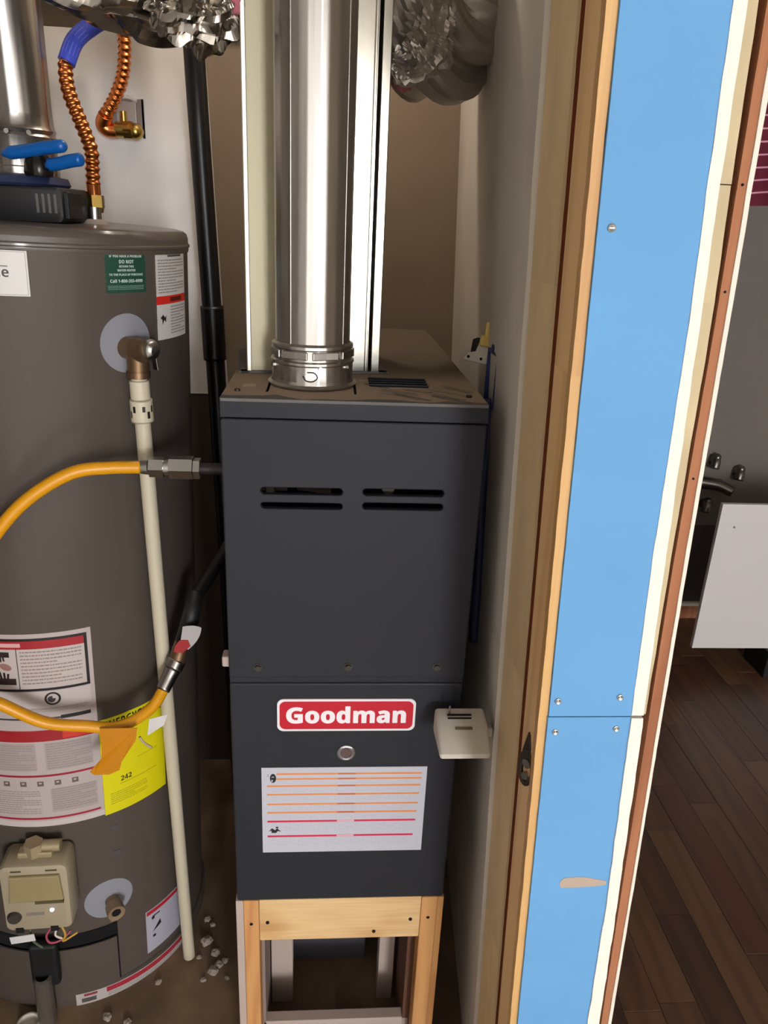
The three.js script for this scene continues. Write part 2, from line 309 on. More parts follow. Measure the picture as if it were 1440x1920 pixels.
M.dustShadeTop.map = canvasTex(512, 1024, (g, w, h) => {
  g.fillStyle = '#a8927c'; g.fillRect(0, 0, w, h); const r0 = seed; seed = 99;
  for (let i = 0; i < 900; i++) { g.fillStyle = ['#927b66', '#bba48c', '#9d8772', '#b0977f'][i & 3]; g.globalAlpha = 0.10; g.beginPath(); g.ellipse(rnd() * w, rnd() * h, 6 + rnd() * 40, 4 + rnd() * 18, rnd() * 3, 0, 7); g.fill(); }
  g.globalAlpha = 1; { const q = g.createLinearGradient(0, 0, 0, h); q.addColorStop(0, 'rgba(84,72,56,0.9)'); q.addColorStop(0.66, 'rgba(84,72,56,0.85)'); q.addColorStop(0.80, 'rgba(84,72,56,0)'); g.fillStyle = q; g.fillRect(0, 0, w, h); }  // back part of the dusty top darkened in the texture, standing in for shade
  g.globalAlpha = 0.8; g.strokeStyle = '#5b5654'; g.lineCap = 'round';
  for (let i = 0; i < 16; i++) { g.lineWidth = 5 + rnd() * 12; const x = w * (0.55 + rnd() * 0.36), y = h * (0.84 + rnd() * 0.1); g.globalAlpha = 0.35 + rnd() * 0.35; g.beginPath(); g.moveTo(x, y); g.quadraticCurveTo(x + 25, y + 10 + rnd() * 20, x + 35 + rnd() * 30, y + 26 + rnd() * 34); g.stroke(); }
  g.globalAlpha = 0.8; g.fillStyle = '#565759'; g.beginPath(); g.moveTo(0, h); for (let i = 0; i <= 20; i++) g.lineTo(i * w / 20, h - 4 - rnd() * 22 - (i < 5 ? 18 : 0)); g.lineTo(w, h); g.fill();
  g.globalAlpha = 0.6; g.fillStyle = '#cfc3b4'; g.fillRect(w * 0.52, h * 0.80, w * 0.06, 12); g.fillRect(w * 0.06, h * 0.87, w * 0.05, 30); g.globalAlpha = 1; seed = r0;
});
{
  const s = new THREE.Shape(); roundRect(s, -0.178, 0, 0.178, 0.729, 0.002);               // shape y = distance from the front edge backwards
  const slots = [0.088, 0.104, 0.120, 0.136];
  for (const d of slots) s.holes.push(roundRect(new THREE.Path(), 0.022, d, 0.108, d + 0.007, 0.0034));
  for (const x of [-0.1225, -0.0015]) s.holes.push(roundRect(new THREE.Path(), x, 0.044, x + 0.004, 0.150, 0.0019));
  const g = extrude(s, 0.004).rotateX(-Math.PI / 2)  .translate(0, 0.872, 0.0006); const p = g.attributes.position, uv = g.attributes.uv;
  for (let i = 0; i < p.count; i++) uv.setXY(i, (p.getX(i) + 0.178) / 0.356, 1 - (p.getZ(i) + 0.729) / 0.729);
  part(fu, 'top_panel', g, M.dustShadeTop, 'dusty brown top panel, its back part darkened as shade');
  part(fu, 'louvre', slots.map(d => { const b = box(0.022, 0.108, -0.0012, 0.0012, -0.005, 0.005, 0.0008); b.rotateX(-0.5); b.translate(0, 0.8775, -(d + 0.012)); return b; }), M.furnace);
  for (const [x, d] of [[-0.160, 0.045], [0.158, 0.045]]) part(fu, 'screw', cyl(0.004, 0.004, 0.003, x, 0.8775, -d, 'y', 16), M.screw);
}
part(fu, 'inner_lining', [box(-0.171, 0.171, 0.447, 0.868, -0.20, -0.196), box(-0.171, 0.171, 0.862, 0.866, -0.196, -0.02)], M.furnaceDark);
part(fu, 'burner_box', [cyl(0.018, 0.018, 0.04, -0.115, fy(1.195), -0.085, 'x', 20), cyl(0.014, 0.02, 0.05, -0.055, fy(1.198), -0.07, 'x', 20), box(-0.125, -0.11, fy(1.185), fy(1.206), -0.06, -0.04, 0.003), box(0.035, 0.066, fy(1.195), fy(1.212), -0.07, -0.045, 0.004), cyl(0.009, 0.009, 0.03, 0.05, fy(1.204), -0.04, 'z', 16)], S({ color: 0x4a4038, metalness: 0.4, roughness: 0.5 }));
for (const [x, y] of [[-0.135, 0.925], [0.0, 0.926], [0.135, 0.926]]) part(fu, 'screw', [hexNut(0.0048, 0.005, 'z', x, fy(y), 0.002), cyl(0.0065, 0.0065, 0.0012, x, fy(y), 0.0003, 'z', 20)], M.screw);
part(fu, 'side_clip', box(-0.190, -0.176, fy(0.917), fy(0.935), -0.035, -0.012, 0.003), M.legPaint);
{ // logo plate
  const tex = canvasTex(1024, 280, (g, w, h) => {
    g.fillStyle = '#e8e4e6'; g.fillRect(0, 0, w, h); g.fillStyle = '#bd0a26'; g.beginPath(); g.roundRect(18, 18, w - 36, h - 36, 46); g.fill();
    g.fillStyle = '#f1eaec'; g.strokeStyle = '#f1eaec'; g.lineWidth = 9; g.lineJoin = 'round'; g.font = 'bold 198px sans-serif'; g.textAlign = 'center'; g.textBaseline = 'alphabetic';
    const m = g.measureText('Goodman').width; g.save(); g.translate(w / 2, 206); g.scale(905 / m, 0.93); g.fillText('Goodman', 0, 0); g.strokeText('Goodman', 0, 0); g.restore();
  });
  const s = new THREE.Shape(); roundRect(s, -0.107, fy(0.811), 0.107, fy(0.8695), 0.010); const g = extrude(s, 0.0016, 0.0005); const p = g.attributes.position, uv = g.attributes.uv;
  for (let i = 0; i < p.count; i++) uv.setXY(i, (p.getX(i) + 0.107) / 0.214, (p.getY(i) - fy(0.811)) / 0.0585);
  part(fu, 'logo_plate', g.translate(0, 0, 0.0004), S({ map: tex, roughness: 0.45 }), 'red logo plate with white border');
}
part(fu, 'sight_glass', lathe([[0, -0.002], [0.0085, -0.002], [0.009, 0.0015], [0.0118, 0.0026], [0.0142, 0.0015], [0.0148, -0.0005]], 32).rotateX(Math.PI / 2).translate(0.001, fy(0.768), 0.0006), S({ color: 0x8f8c8c, metalness: 0.7, roughness: 0.3 }), 'round sight glass rim');
part(fu, 'sight_glass_lens', cyl(0.0085, 0.0085, 0.001, 0.001, fy(0.768), 0.0012, 'z', 28), S({ color: 0x5d4a47, roughness: 0.2 }));
{
  const tex = canvasTex(1024, 672, (g, w, h) => {
    g.fillStyle = '#bfbfc8'; g.fillRect(0, 0, w, h);
    const bar = (y, c, x0 = 32, x1 = 985, hh = 13, mid) => { g.fillStyle = c; g.fillRect(x0, y, x1 - x0, hh); if (mid) { g.fillStyle = mid; g.fillRect(470, y + 1, 110, hh - 2); } };
    const O = '#e08a4a', R = '#cc2348';
    bar(42, O, 90, 992, 13, '#c26a3c'); bar(80, O, 90, 992, 13, '#c26a3c'); bar(134, O, 32, 988, 13, '#b8633c'); bar(200, O, 32, 984, 13, '#b8633c'); bar(276, O, 32, 980, 13, '#b8633c'); bar(342, O, 32, 976, 14, '#b8633c');
    bar(412, R, 32, 972, 15, '#e0a8b4'); bar(532, R, 32, 962, 15, '#e0a8b4');
    g.fillStyle = '#b3b3bd'; for (const [y, n] of [[104, 2], [154, 3], [222, 3], [298, 3], [364, 3], [436, 5], [556, 5]]) for (let i = 0; i < n; i++) for (let x = 60; x < 940; x += 26) if ((x * 7 + y * 3 + i * 11) % 5) g.fillRect(x, y + i * 13, 20, 4);
    g.fillStyle = '#1b1b1f'; g.beginPath(); g.ellipse(70, 80, 19, 34, 0, 0, 7); g.fill(); g.fillStyle = '#cfcfd4'; g.fillRect(62, 68, 14, 6); g.fillRect(60, 92, 8, 14); g.fillStyle = '#55555c'; g.font = '26px sans-serif'; g.fillText('2', 32, 66);
    g.fillStyle = '#1b1b1f'; g.beginPath(); g.moveTo(38, 500); g.lineTo(60, 474); g.lineTo(80, 490); g.lineTo(92, 474); g.lineTo(118, 502); g.lineTo(96, 496); g.lineTo(86, 512); g.lineTo(58, 512); g.lineTo(56, 492); g.fill(); g.fillRect(84, 462, 16, 12);
  });
  const g = new THREE.PlaneGeometry(0.265, 0.1735), b = box(-0.1325, 0.1325, -0.08675, 0.08675, -0.0007, -0.0001); g.translate(0, 0, 0.0001);
  const lab = part(fu, 'warning_label', g, S({ map: tex, roughness: 0.6 }), 'white label with orange and red lines'); lab.position.set(0, fy(0.6535), 0.0012); part(lab, 'label_backing', b, M.white);
}

// ------------------------------------------------------------------ stand
const st = thing('furnace_stand', 'raw pine stand carrying the dark grey furnace, painted legs at its back', 'stand');
part(st, 'leg', box(-0.168, -0.1415, 0.0, 0.4555, -0.040, -0.002, 0.002), M.pineLeg);
part(st, 'leg', box(0.1415, 0.170, 0.0, 0.4555, -0.040, -0.002, 0.002), M.pineLeg);
part(st, 'edge_strip', box(-0.181, -0.168, 0.0, 0.4535, -0.20, -0.004, 0.001), M.legPaint, 'greyish side strip');
part(st, 'edge_strip', box(0.170, 0.181, 0.0, 0.4535, -0.20, -0.004, 0.001), M.pineLeg);
{ const g = box(-0.0475, 0.0475, -0.1412, 0.1412, -0.019, 0.019, 0.002), q = g.attributes.uv; for (let i = 0; i < q.count; i++) q.setXY(i, q.getX(i) + 0.167, q.getY(i) + 0.167); g.rotateZ(Math.PI / 2); part(st, 'apron', g.translate(0, 0.408, -0.022), M.pine); }
for (const [x, y] of [[-0.155, 0.402], [-0.127, 0.404], [0.124, 0.404], [0.155, 0.408], [0.06, 0.377]]) part(st, 'screw', [cyl(0.0034, 0.0028, 0.002, x, y, -0.0022, 'z', 14)], M.hole);
part(st, 'leg', box(-0.134, -0.090, 0.0, 0.4555, -0.190, -0.152, 0.002), M.legPaint, 'pale painted back leg');
part(st, 'leg', box(0.088, 0.120, 0.0, 0.4555, -0.190, -0.152, 0.002), M.legPaint, 'pale painted back leg');
part(st, 'side_board', box(-0.1415, -0.136, 0.02, 0.440, -0.152, -0.040), M.board);
part(st, 'side_board', box(0.128, 0.1415, 0.02, 0.440, -0.20, -0.040), M.boardRed);
part(st, 'bottom_rail', box(-0.1415, 0.1415, 0.0, 0.100, -0.062, -0.040, 0.002), M.legPaint);
part(st, 'top_rail', [box(-0.168, -0.13, 0.418, 0.4555, -0.715, -0.19), box(0.13, 0.168, 0.418, 0.4555, -0.715, -0.19), box(-0.13, 0.13, 0.418, 0.4555, -0.715, -0.68)], M.pineLeg);
part(st, 'leg', box(-0.168, -0.13, 0, 0.418, -0.715, -0.677), M.pineLeg);
part(st, 'leg', box(0.13, 0.168, 0, 0.418, -0.715, -0.677), M.pineLeg);
const rd = thing('return_duct', 'dull grey sheet metal duct half hidden under the furnace stand', 'duct', [-0.018, 0, -0.45]);
part(rd, 'duct_body', box(-0.085, 0.085, 0.001, 0.405, -0.2, 0.2, 0.003), M.sheet);
part(rd, 'flange', [box(-0.089, 0.089, 0.38, 0.395, -0.204, 0.204, 0.002)], M.sheet);

// ------------------------------------------------------------------ flue and plenum
const fl = thing('flue_pipe', 'shiny galvanized flue pipe rising from the top of the furnace', 'pipe', [-0.060, 1.334, -0.112]);
part(fl, 'pipe', lathe([[0.0495, 0.03], [0.0525, 0.03], [0.0525, 1.08], [0.0495, 1.08]], 96), M.galv);
part(fl, 'seam', [box(-0.0025, 0.0025, 0.05, 1.08, 0.0515, 0.0535, 0.0008).rotateY(-0.62), box(-0.0015, 0.0015, 0.05, 1.08, 0.0515, 0.0532, 0.0006).rotateY(0.95)], M.galv);
part(fl, 'collar', lathe([[0.054, 0.001], [0.0625, 0.001], [0.0635, 0.003], [0.0590, 0.006], [0.0575, 0.010], [0.0575, 0.031], [0.0590, 0.033], [0.0590, 0.036], [0.0560, 0.038], [0.0550, 0.052], [0.0575, 0.054], [0.0575, 0.058], [0.0530, 0.061]], 96), M.galv, 'draw collar with rolled beads');
part(fl, 'collar_band', [...Array(8)].map((_, i) => box(-0.019, 0.019, 0.0405, 0.0515, 0.0530, 0.0565, 0.0015).rotateY(i * Math.PI / 4 + 0.35)), M.galv);
part(fl, 'foil_tab', sweep([[-0.012, 0.020, 0.0575], [-0.008, 0.014, 0.0595], [0.002, 0.013, 0.060], [0.008, 0.018, 0.0592], [0.004, 0.024, 0.0585], [-0.006, 0.025, 0.0582]], 0.0008, 40, 8), M.black);
for (const a of [-1.1, 0.2, 1.0]) part(fl, 'screw', hexNut(0.0035, 0.005, 'z', 0, 0.030, 0.060).rotateY(a), M.steel);

const pl = thing('supply_plenum', 'tall rectangular sheet metal duct standing behind the round flue pipe', 'duct', [-0.058, 1.3335, -0.19]);
pl.rotation.y = 0.12;
part(pl, 'front_strip', box(-0.098, -0.044, 0.001, 1.05, -0.004, 0.0006, 0.0008), S({ color: 0xa89f84, metalness: 0.35, roughness: 0.5 }), 'dull cream strip');
part(pl, 'front_panel', box(-0.0435, 0.083, 0.001, 1.05, -0.004, 0.0, 0.001), M.galvBright);
part(pl, 'side_panel', box(-0.100, -0.096, 0.001, 1.05, -0.22, 0.001, 0.001), M.galvBright);
part(pl, 'side_panel', box(0.096, 0.100, 0.001, 1.05, -0.22, 0.001, 0.001), M.galvBright);
part(pl, 'back_panel', box(-0.096, 0.096, 0.001, 1.05, -0.22, -0.216), M.galvBright);
part(pl, 'corner_seam', [box(0.0765, 0.0805, 0.001, 1.05, -0.001, 0.0045, 0.001), box(0.0865, 0.100, 0.001, 1.05, -0.006, 0.004, 0.0015)], M.galvBright, 'folded corner seam');
part(pl, 'corner_edge', box(-0.103, -0.096, 0.001, 1.05, -0.004, 0.004, 0.0015), S({ color: 0xcfc8b8, metalness: 0.7, roughness: 0.4 }));
part(pl, 'base_flange', [box(-0.112, 0.112, 0.0, 0.003, -0.005, 0.008), box(-0.115, -0.10, 0.0, 0.003, -0.2, 0.008), box(0.10, 0.115, 0.0, 0.003, -0.2, 0.008)], M.dustShadeTop);

// ------------------------------------------------------------------ foil ducts
function crinkle(amp, f, s, lo = 0, oc = 3) { return (t, u, P, a) => { const x = Math.cos(a) * 1.2, y = Math.sin(a) * 1.2; const n = 1 - Math.abs(2 * fbm(x * f + s, y * f, t * f * 5, oc)); return amp * (n - 0.7) + lo * fbm(x * 2 + s, y * 2, t * 6, 2); }; }
function flat(g) { g = g.toNonIndexed(); g.computeVertexNormals(); return g; }
const lp = thing('ceiling_lamp', 'bare bulb lamp on the closet ceiling behind the ducts', 'lamp', [-0.10, 2.42, -0.63]);
part(lp, 'socket', lathe([[0, 0], [0.05, 0], [0.05, -0.012], [0.024, -0.02], [0.021, -0.06], [0, -0.06]], 32), M.whitePlastic);
part(lp, 'bulb', lathe([[0, -0.160], [0.012, -0.158], [0.026, -0.145], [0.030, -0.128], [0.027, -0.108], [0.015, -0.078], [0.013, -0.058]], 32), S({ color: 0xffffff, emissive: 0xffecd6, emissiveIntensity: 3 }));
const bulb = new THREE.PointLight(0xfff2e4, 1.35, 0, 2); bulb.position.set(0, -0.125, 0); bulb.shadow.radius = 1.3; lp.add(bulb);
const fd = thing('flexible_duct', 'crumpled silver foil duct hanging above the water heater', 'duct');
part(fd, 'foil_jacket', toCreasedNormals(sweep([[-0.455, 2.41, -0.235], [-0.455, 2.12, -0.235], [-0.41, 1.950, -0.245], [-0.29, 1.912, -0.28], [-0.182, 1.912, -0.31]], (t) => 0.118 + 0.006 * Math.sin(t * 9), 170, 100, crinkle(0.018, 1.0, 1.3, 0.06, 2)), 0.45), M.foil);
part(fd, 'foil_flap', toCreasedNormals(sweep([[-0.275, 1.815, -0.20], [-0.235, 1.800, -0.185], [-0.205, 1.800, -0.19], [-0.182, 1.815, -0.20], [-0.172, 1.85, -0.20]], t => 0.010 + 0.024 * Math.sin(t * 3.1), 60, 40, crinkle(0.011, 1.1, 5.3, 0.045, 2)), 0.45), M.foil, 'loose crumpled foil end');
part(fd, 'insulation', sweep([[-0.166, 1.80, -0.185], [-0.164, 1.85, -0.18], [-0.166, 1.93, -0.18]], t => 0.009 + 0.003 * Math.sin(t * 11), 30, 16, crinkle(0.004, 4, 8.1, 0.01)), M.pink, 'pink insulation showing');
const fd2 = thing('flexible_duct', 'sagging foil duct right of the flue pipe near the taupe wall', 'duct');
part(fd2, 'foil_jacket', toCreasedNormals(sweep([[0.050, 1.965, -0.37], [0.085, 1.895, -0.40], [0.135, 1.850, -0.44], [0.160, 1.90, -0.49], [0.155, 2.05, -0.53], [0.14, 2.41, -0.53]], (t) => 0.094, 150, 90, (t, u, P, a) => { const k = 1 - THREE.MathUtils.smoothstep(t, 0.22, 0.40); return crinkle(0.003 + 0.020 * k, 1.7, 9.3, 0.008 + 0.04 * k)(t, u, P, a); }), 0.35), M.foilDull);
part(fd2, 'foil_wrap', toCreasedNormals(sweep([[0.050, 1.785, -0.33], [0.082, 1.775, -0.335], [0.10, 1.80, -0.335], [0.115, 1.85, -0.335], [0.14, 1.89, -0.35]], t => 0.008 + 0.026 * Math.sin(t * 3.14), 60, 40, crinkle(0.016, 1.6, 15.3, 0.03)), 0.3), M.foilDull, 'loose foil wrap');
part(fd2, 'insulation', sweep([[0.058, 1.765, -0.37], [0.07, 1.762, -0.365], [0.085, 1.768, -0.365]], t => 0.008 + 0.006 * Math.sin(t * 3.1), 24, 14, crinkle(0.004, 4, 18.1, 0.01)), M.pink, 'pink insulation showing');

// ------------------------------------------------------------------ water heater
const wh2 = thing('water_heater', 'tall grey gas water heater with labels, standing left of the furnace', 'water heater', [-0.59, 0, -0.425]);
wh2.rotation.z = -1.4 * Math.PI / 180;
const TR = 0.265;
part(wh2, 'tank_jacket', lathe([[0, 0.03], [TR - 0.004, 0.03], [TR, 0.034], [TR, 1.498], [TR + 0.0012, 1.500], [TR, 1.502]], 128), M.tank);
part(wh2, 'top_cap', lathe([[TR + 0.001, 1.496], [TR + 0.0022, 1.499], [TR + 0.0022, 1.503], [TR + 0.0042, 1.505], [TR + 0.0042, 1.508], [TR + 0.0016, 1.5105], [TR + 0.0014, 1.518], [TR - 0.001, 1.5255], [TR - 0.006, 1.5295], [TR - 0.014, 1.5315], [TR - 0.03, 1.5325], [0, 1.534]], 128), M.tank);
part(wh2, 'base_ring', lathe([[0, 0.0], [TR + 0.004, 0.0], [TR + 0.006, 0.004], [TR + 0.006, 0.034], [TR + 0.001, 0.037]], 128), M.tank);
function sticker(aL, aR, y0, y1, name, tex, label, r = TR + 0.0003, t = 0.0008) { return part(wh2, name, bent(aL, aR, y0, y1, r, t), S({ map: tex, roughness: 0.5 }), label); }
const lines = (g, x0, x1, y0, y1, n, c, hh) => { g.fillStyle = c; for (let i = 0; i < n; i++) { const y = y0 + (y1 - y0) * i / n; let x = x0; while (x < x1 - 4) { const w = Math.min(x1 - x, 8 + ((i * 37 + x * 13) % 23)); g.fillRect(x, y, w, hh); x += w + 4; if (i % 4 === 3 && x > x0 + (x1 - x0) * 0.6) break; } } };
sticker(92, 70.4, 1.436, 1.498, 'brand_plate', canvasTex(512, 320, (g, w, h) => { g.fillStyle = '#dcd8d2'; g.fillRect(0, 0, w, h); g.strokeStyle = '#a9a49d'; g.lineWidth = 5; g.strokeRect(10, 8, w - 22, h - 18); g.fillStyle = '#35322f'; g.font = 'bold 96px sans-serif'; g.textAlign = 'right'; g.fillText('ce', 388, 186); g.fillStyle = '#7d7770'; g.fillRect(250, 106, 130, 9); }), 'silver brand plate cut by the frame', TR + 0.001, 0.003);
sticker(47.1, 31.4, 1.441, 1.500, 'green_label', canvasTex(512, 420, (g, w, h) => {
  g.fillStyle = '#1f4a3a'; g.fillRect(0, 0, w, h); g.fillStyle = '#d8e2dc'; g.textAlign = 'center';
  for (const [t, y, s, b] of [['IF YOU HAVE A PROBLEM', 50, 35, 'bold '], ['DO NOT', 112, 50, 'bold '], ['RETURN THIS', 154, 30, 'bold '], ['WATER HEATER', 195, 32, 'bold '], ['TO THE PLACE OF PURCHASE', 240, 32, 'bold '], ['Call 1-800-355-4999', 312, 46, 'bold ']]) { g.font = b + s + 'px sans-serif'; g.fillText(t, w / 2, y); }
  g.globalAlpha = 0.6; lines(g, 20, 480, 345, 395, 3, '#d8e2dc', 6); g.globalAlpha = 1;
}), 'green sticker with white lettering');
sticker(26.1, 4.2, 1.362, 1.499, 'warning_label', canvasTex(400, 540, (g, w, h) => {
  g.fillStyle = '#d5d0cc'; g.fillRect(0, 0, w, h); g.fillStyle = '#4a4541'; g.fillRect(130, 12, 200, 12); lines(g, 20, 380, 40, 255, 12, '#8a837d', 8);
  g.fillStyle = '#d8291c'; g.fillRect(0, 264, w, 52); g.fillStyle = '#5c120c'; g.fillRect(150, 276, 170, 28); lines(g, 150, 385, 332, 520, 10, '#8a837d', 8);
  g.fillStyle = '#26221f'; g.beginPath(); g.moveTo(30, 400); g.lineTo(60, 380); g.lineTo(80, 400); g.lineTo(95, 385); g.lineTo(90, 430); g.lineTo(70, 415); g.lineTo(50, 445); g.lineTo(48, 412); g.fill();
}), 'white warning sticker with red bar');
const hand = (g, x, y, s, up) => { g.save(); g.translate(x, y); g.scale(s, up ? -s : s); g.fillRect(-30, 10, 90, 34); for (let i = 0; i < 5; i++) { g.save(); g.translate(-28 + i * 13, 16); g.rotate(-0.5 + i * 0.16); g.fillRect(-5, -42 + Math.abs(i - 2) * 5, 10, 48); g.restore(); } g.restore(); };
sticker(104, 60.9, 0.477, 0.886, 'instruction_label', canvasTex(800, 1640, (g, w, h) => {
  g.fillStyle = '#b9aca7'; g.fillRect(0, 0, w, h); g.fillStyle = '#141112'; g.fillRect(0, 34, w - 28, 418); g.fillStyle = '#c2b6b0'; g.fillRect(18, 54, w - 66, 378); g.fillStyle = '#a31a24'; g.fillRect(18, 54, w - 66, 62); g.fillStyle = '#d9a9a6'; g.fillRect(160, 70, 190, 30);
  g.fillStyle = '#141112'; g.fillRect(316, 116, 5, 316); g.fillStyle = '#2b1a18'; hand(g, 200, 190, 1.2, true); hand(g, 210, 330, 1.5, false); g.fillStyle = '#9a6f65'; g.beginPath(); g.ellipse(240, 255, 40, 26, 0.4, 0, 7); g.fill();
  lines(g, 340, 730, 135, 410, 10, '#8b7d77', 10);
  g.fillStyle = '#c6bbb6'; g.fillRect(0, 460, w - 30, 130); g.strokeStyle = '#141112'; g.lineWidth = 14; g.beginPath(); g.arc(520, 522, 46, 0, 7); g.stroke(); g.fillStyle = '#3b3230'; g.beginPath(); g.arc(512, 526, 26, 0, 7); g.fill(); g.fillStyle = '#c6bbb6'; g.fillRect(520, 500, 26, 20);
  g.fillStyle = '#8a7e78'; g.fillRect(0, 606, w - 40, 3); lines(g, 180, 740, 596, 640, 2, '#9c918b', 8); g.fillStyle = '#3a3332'; g.fillRect(0, 676, 560, 14); g.fillStyle = '#1c1718'; g.fillRect(560, 666, 200, 30);
  g.fillStyle = '#9c1c22'; g.fillRect(0, 780, w - 34, 96); g.fillStyle = '#d0392a'; g.fillRect(560, 776, 206, 90);
  lines(g, 30, 360, 905, 1130, 11, '#97897f', 9); lines(g, 440, 740, 900, 1130, 11, '#8f857f', 9); g.fillStyle = '#9c8f8a'; g.globalAlpha = 0.5; g.fillRect(430, 890, 320, 240); g.fillRect(20, 890, 350, 240); g.globalAlpha = 1;
  g.fillStyle = '#9a1830'; g.fillRect(0, 1168, w - 30, 18); for (let i = 0; i < 5; i++) { g.fillStyle = '#6b5c58'; g.fillRect(120 + i * 118, 1224, 44, 44); g.fillStyle = '#c2b6b0'; g.fillRect(132 + i * 118, 1236, 18, 12); }
  lines(g, 30, 370, 1310, 1530, 11, '#97897f', 9); lines(g, 450, 750, 1300, 1500, 10, '#8f857f', 9); g.globalAlpha = 0.45; g.fillStyle = '#978a84'; g.fillRect(440, 1295, 320, 220); g.globalAlpha = 1;
  g.fillStyle = '#a01a34'; g.fillRect(0, 1556, w - 26, 18); g.fillStyle = '#cabfb9'; g.fillRect(0, 1590, w, 50);
}), 'tall white instruction sticker with red bars');
sticker(60.8, 32.2, 0.473, 0.690, 'energy_label', canvasTex(640, 930, (g, w, h) => {
  g.fillStyle = '#e3d80c'; g.fillRect(0, 0, w, h); g.fillStyle = '#17160a'; g.font = 'bold 104px sans-serif'; g.textAlign = 'center'; g.save(); g.translate(w / 2, 98); g.scale(0.78, 1); g.fillText('ENERGYGUIDE', 0, 0); g.restore();
  g.fillStyle = '#17160a'; g.fillRect(20, 116, 600, 5); g.font = 'bold 66px sans-serif'; g.textAlign = 'left'; g.fillText('242', 160, 640); g.fillStyle = '#8f8a12'; g.fillRect(150, 660, 380, 5); g.fillRect(330, 470, 220, 4); lines(g, 60, 420, 730, 850, 6, '#b9b010', 10);
}), 'yellow energy rating sticker');
sticker(46.5, 26.6, 0.058, 0.176, 'lower_label', canvasTex(400, 520, (g, w, h) => { g.fillStyle = '#b3b0bc'; g.fillRect(0, 0, w, h); g.fillStyle = '#b51f30'; g.fillRect(10, 12, w - 20, 44); g.fillStyle = '#1b1a1c'; g.fillRect(70, 90, 80, 16); g.fillRect(60, 100, 30, 34); g.beginPath(); g.moveTo(60, 290); g.lineTo(150, 190); g.lineTo(160, 250); g.fill(); g.fillRect(64, 330, 30, 30); lines(g, 190, 370, 90, 470, 14, '#a5a2ae', 8); }), 'white sticker with red top edge');
sticker(79, 22.5, 0.002, 0.034, 'base_label', canvasTex(1024, 110, (g, w, h) => { g.fillStyle = '#b8b0ac'; g.fillRect(0, 0, w, h); g.fillStyle = '#a32a38'; g.fillRect(230, 8, w - 250, 46); g.fillStyle = '#8a3038'; g.fillRect(60, 12, 100, 22); g.fillStyle = '#57504e'; g.fillRect(40, 52, 110, 40); lines(g, 240, 1000, 64, 100, 3, '#8d8480', 7); }), 'white base sticker with red band', TR + 0.0062);
for (const [a, y] of [[57.5, 0.435], [57.2, 0.372]]) part(wh2, 'small_sticker', bent(a + 1.5, a - 1.5, y - 0.007, y + 0.007, TR + 0.0002, 0.0006), S({ color: 0x4f4a4c, roughness: 0.7 }));
// relief valve, plates, drain
const tprA = 40.5, tv = part(wh2, 'escutcheon', bentDisc(40.5, 1.364, 0.046, TR, 0.0012), M.tankPlate, 'round grey plate behind the relief valve');
function radial(g, a, y, r = TR) { g.rotateY(Math.PI / 2 - a * Math.PI / 180); const t = a * Math.PI / 180; g.translate(Math.cos(t) * r, y, Math.sin(t) * r); return g; }   // +z of g points out of the tank
part(wh2, 'relief_valve', [radial(cyl(0.018, 0.018, 0.03, 0, 0, 0.014, 'z', 28), tprA, 1.357), radial(cyl(0.0195, 0.0175, 0.020, 0, 0, 0.034, 'z', 28), tprA, 1.357), radial(cyl(0.0165, 0.018, 0.044, 0, -0.020, 0.026, 'y', 28), tprA, 1.357), radial(cyl(0.0185, 0.0185, 0.01, 0, -0.038, 0.026, 'y', 28), tprA, 1.357)], M.bronze, 'bronze relief valve');
part(wh2, 'valve_cap', radial(lathe([[0, 0.014], [0.008, 0.012], [0.014, 0.006], [0.0165, 0], [0.0165, -0.006]], 28).rotateX(Math.PI / 2).translate(0.006, 0.002, 0.044), tprA - 1, 1.357), M.steel);
part(wh2, 'valve_lever', radial(box(0.020, 0.022, -0.036, 0.006, 0.030, 0.042, 0.001).rotateZ(0.15), tprA, 1.357), M.steel);
part(wh2, 'escutcheon', bentDisc(62, 0.265, 0.047, TR, 0.0012), M.tankPlate, 'round grey plate behind the drain valve');
part(wh2, 'drain_valve', [radial(lathe([[0, 0.006], [0.008, 0.006], [0.009, 0.036], [0.0165, 0.038], [0.0175, 0.03], [0.0165, 0.016], [0.013, 0.012], [0.013, -0.002]], 28).rotateX(Math.PI / 2), 61, 0.258), radial(box(-0.010, 0.010, -0.040, -0.010, 0.006, 0.02, 0.004), 61, 0.258)], S({ color: 0x9a8266, metalness: 0.4, roughness: 0.5 }), 'tan drain valve');
part(wh2, 'drain_opening', radial(cyl(0.0075, 0.0075, 0.002, 0, 0, 0.0365, 'z', 20), 61, 0.258), M.hole);
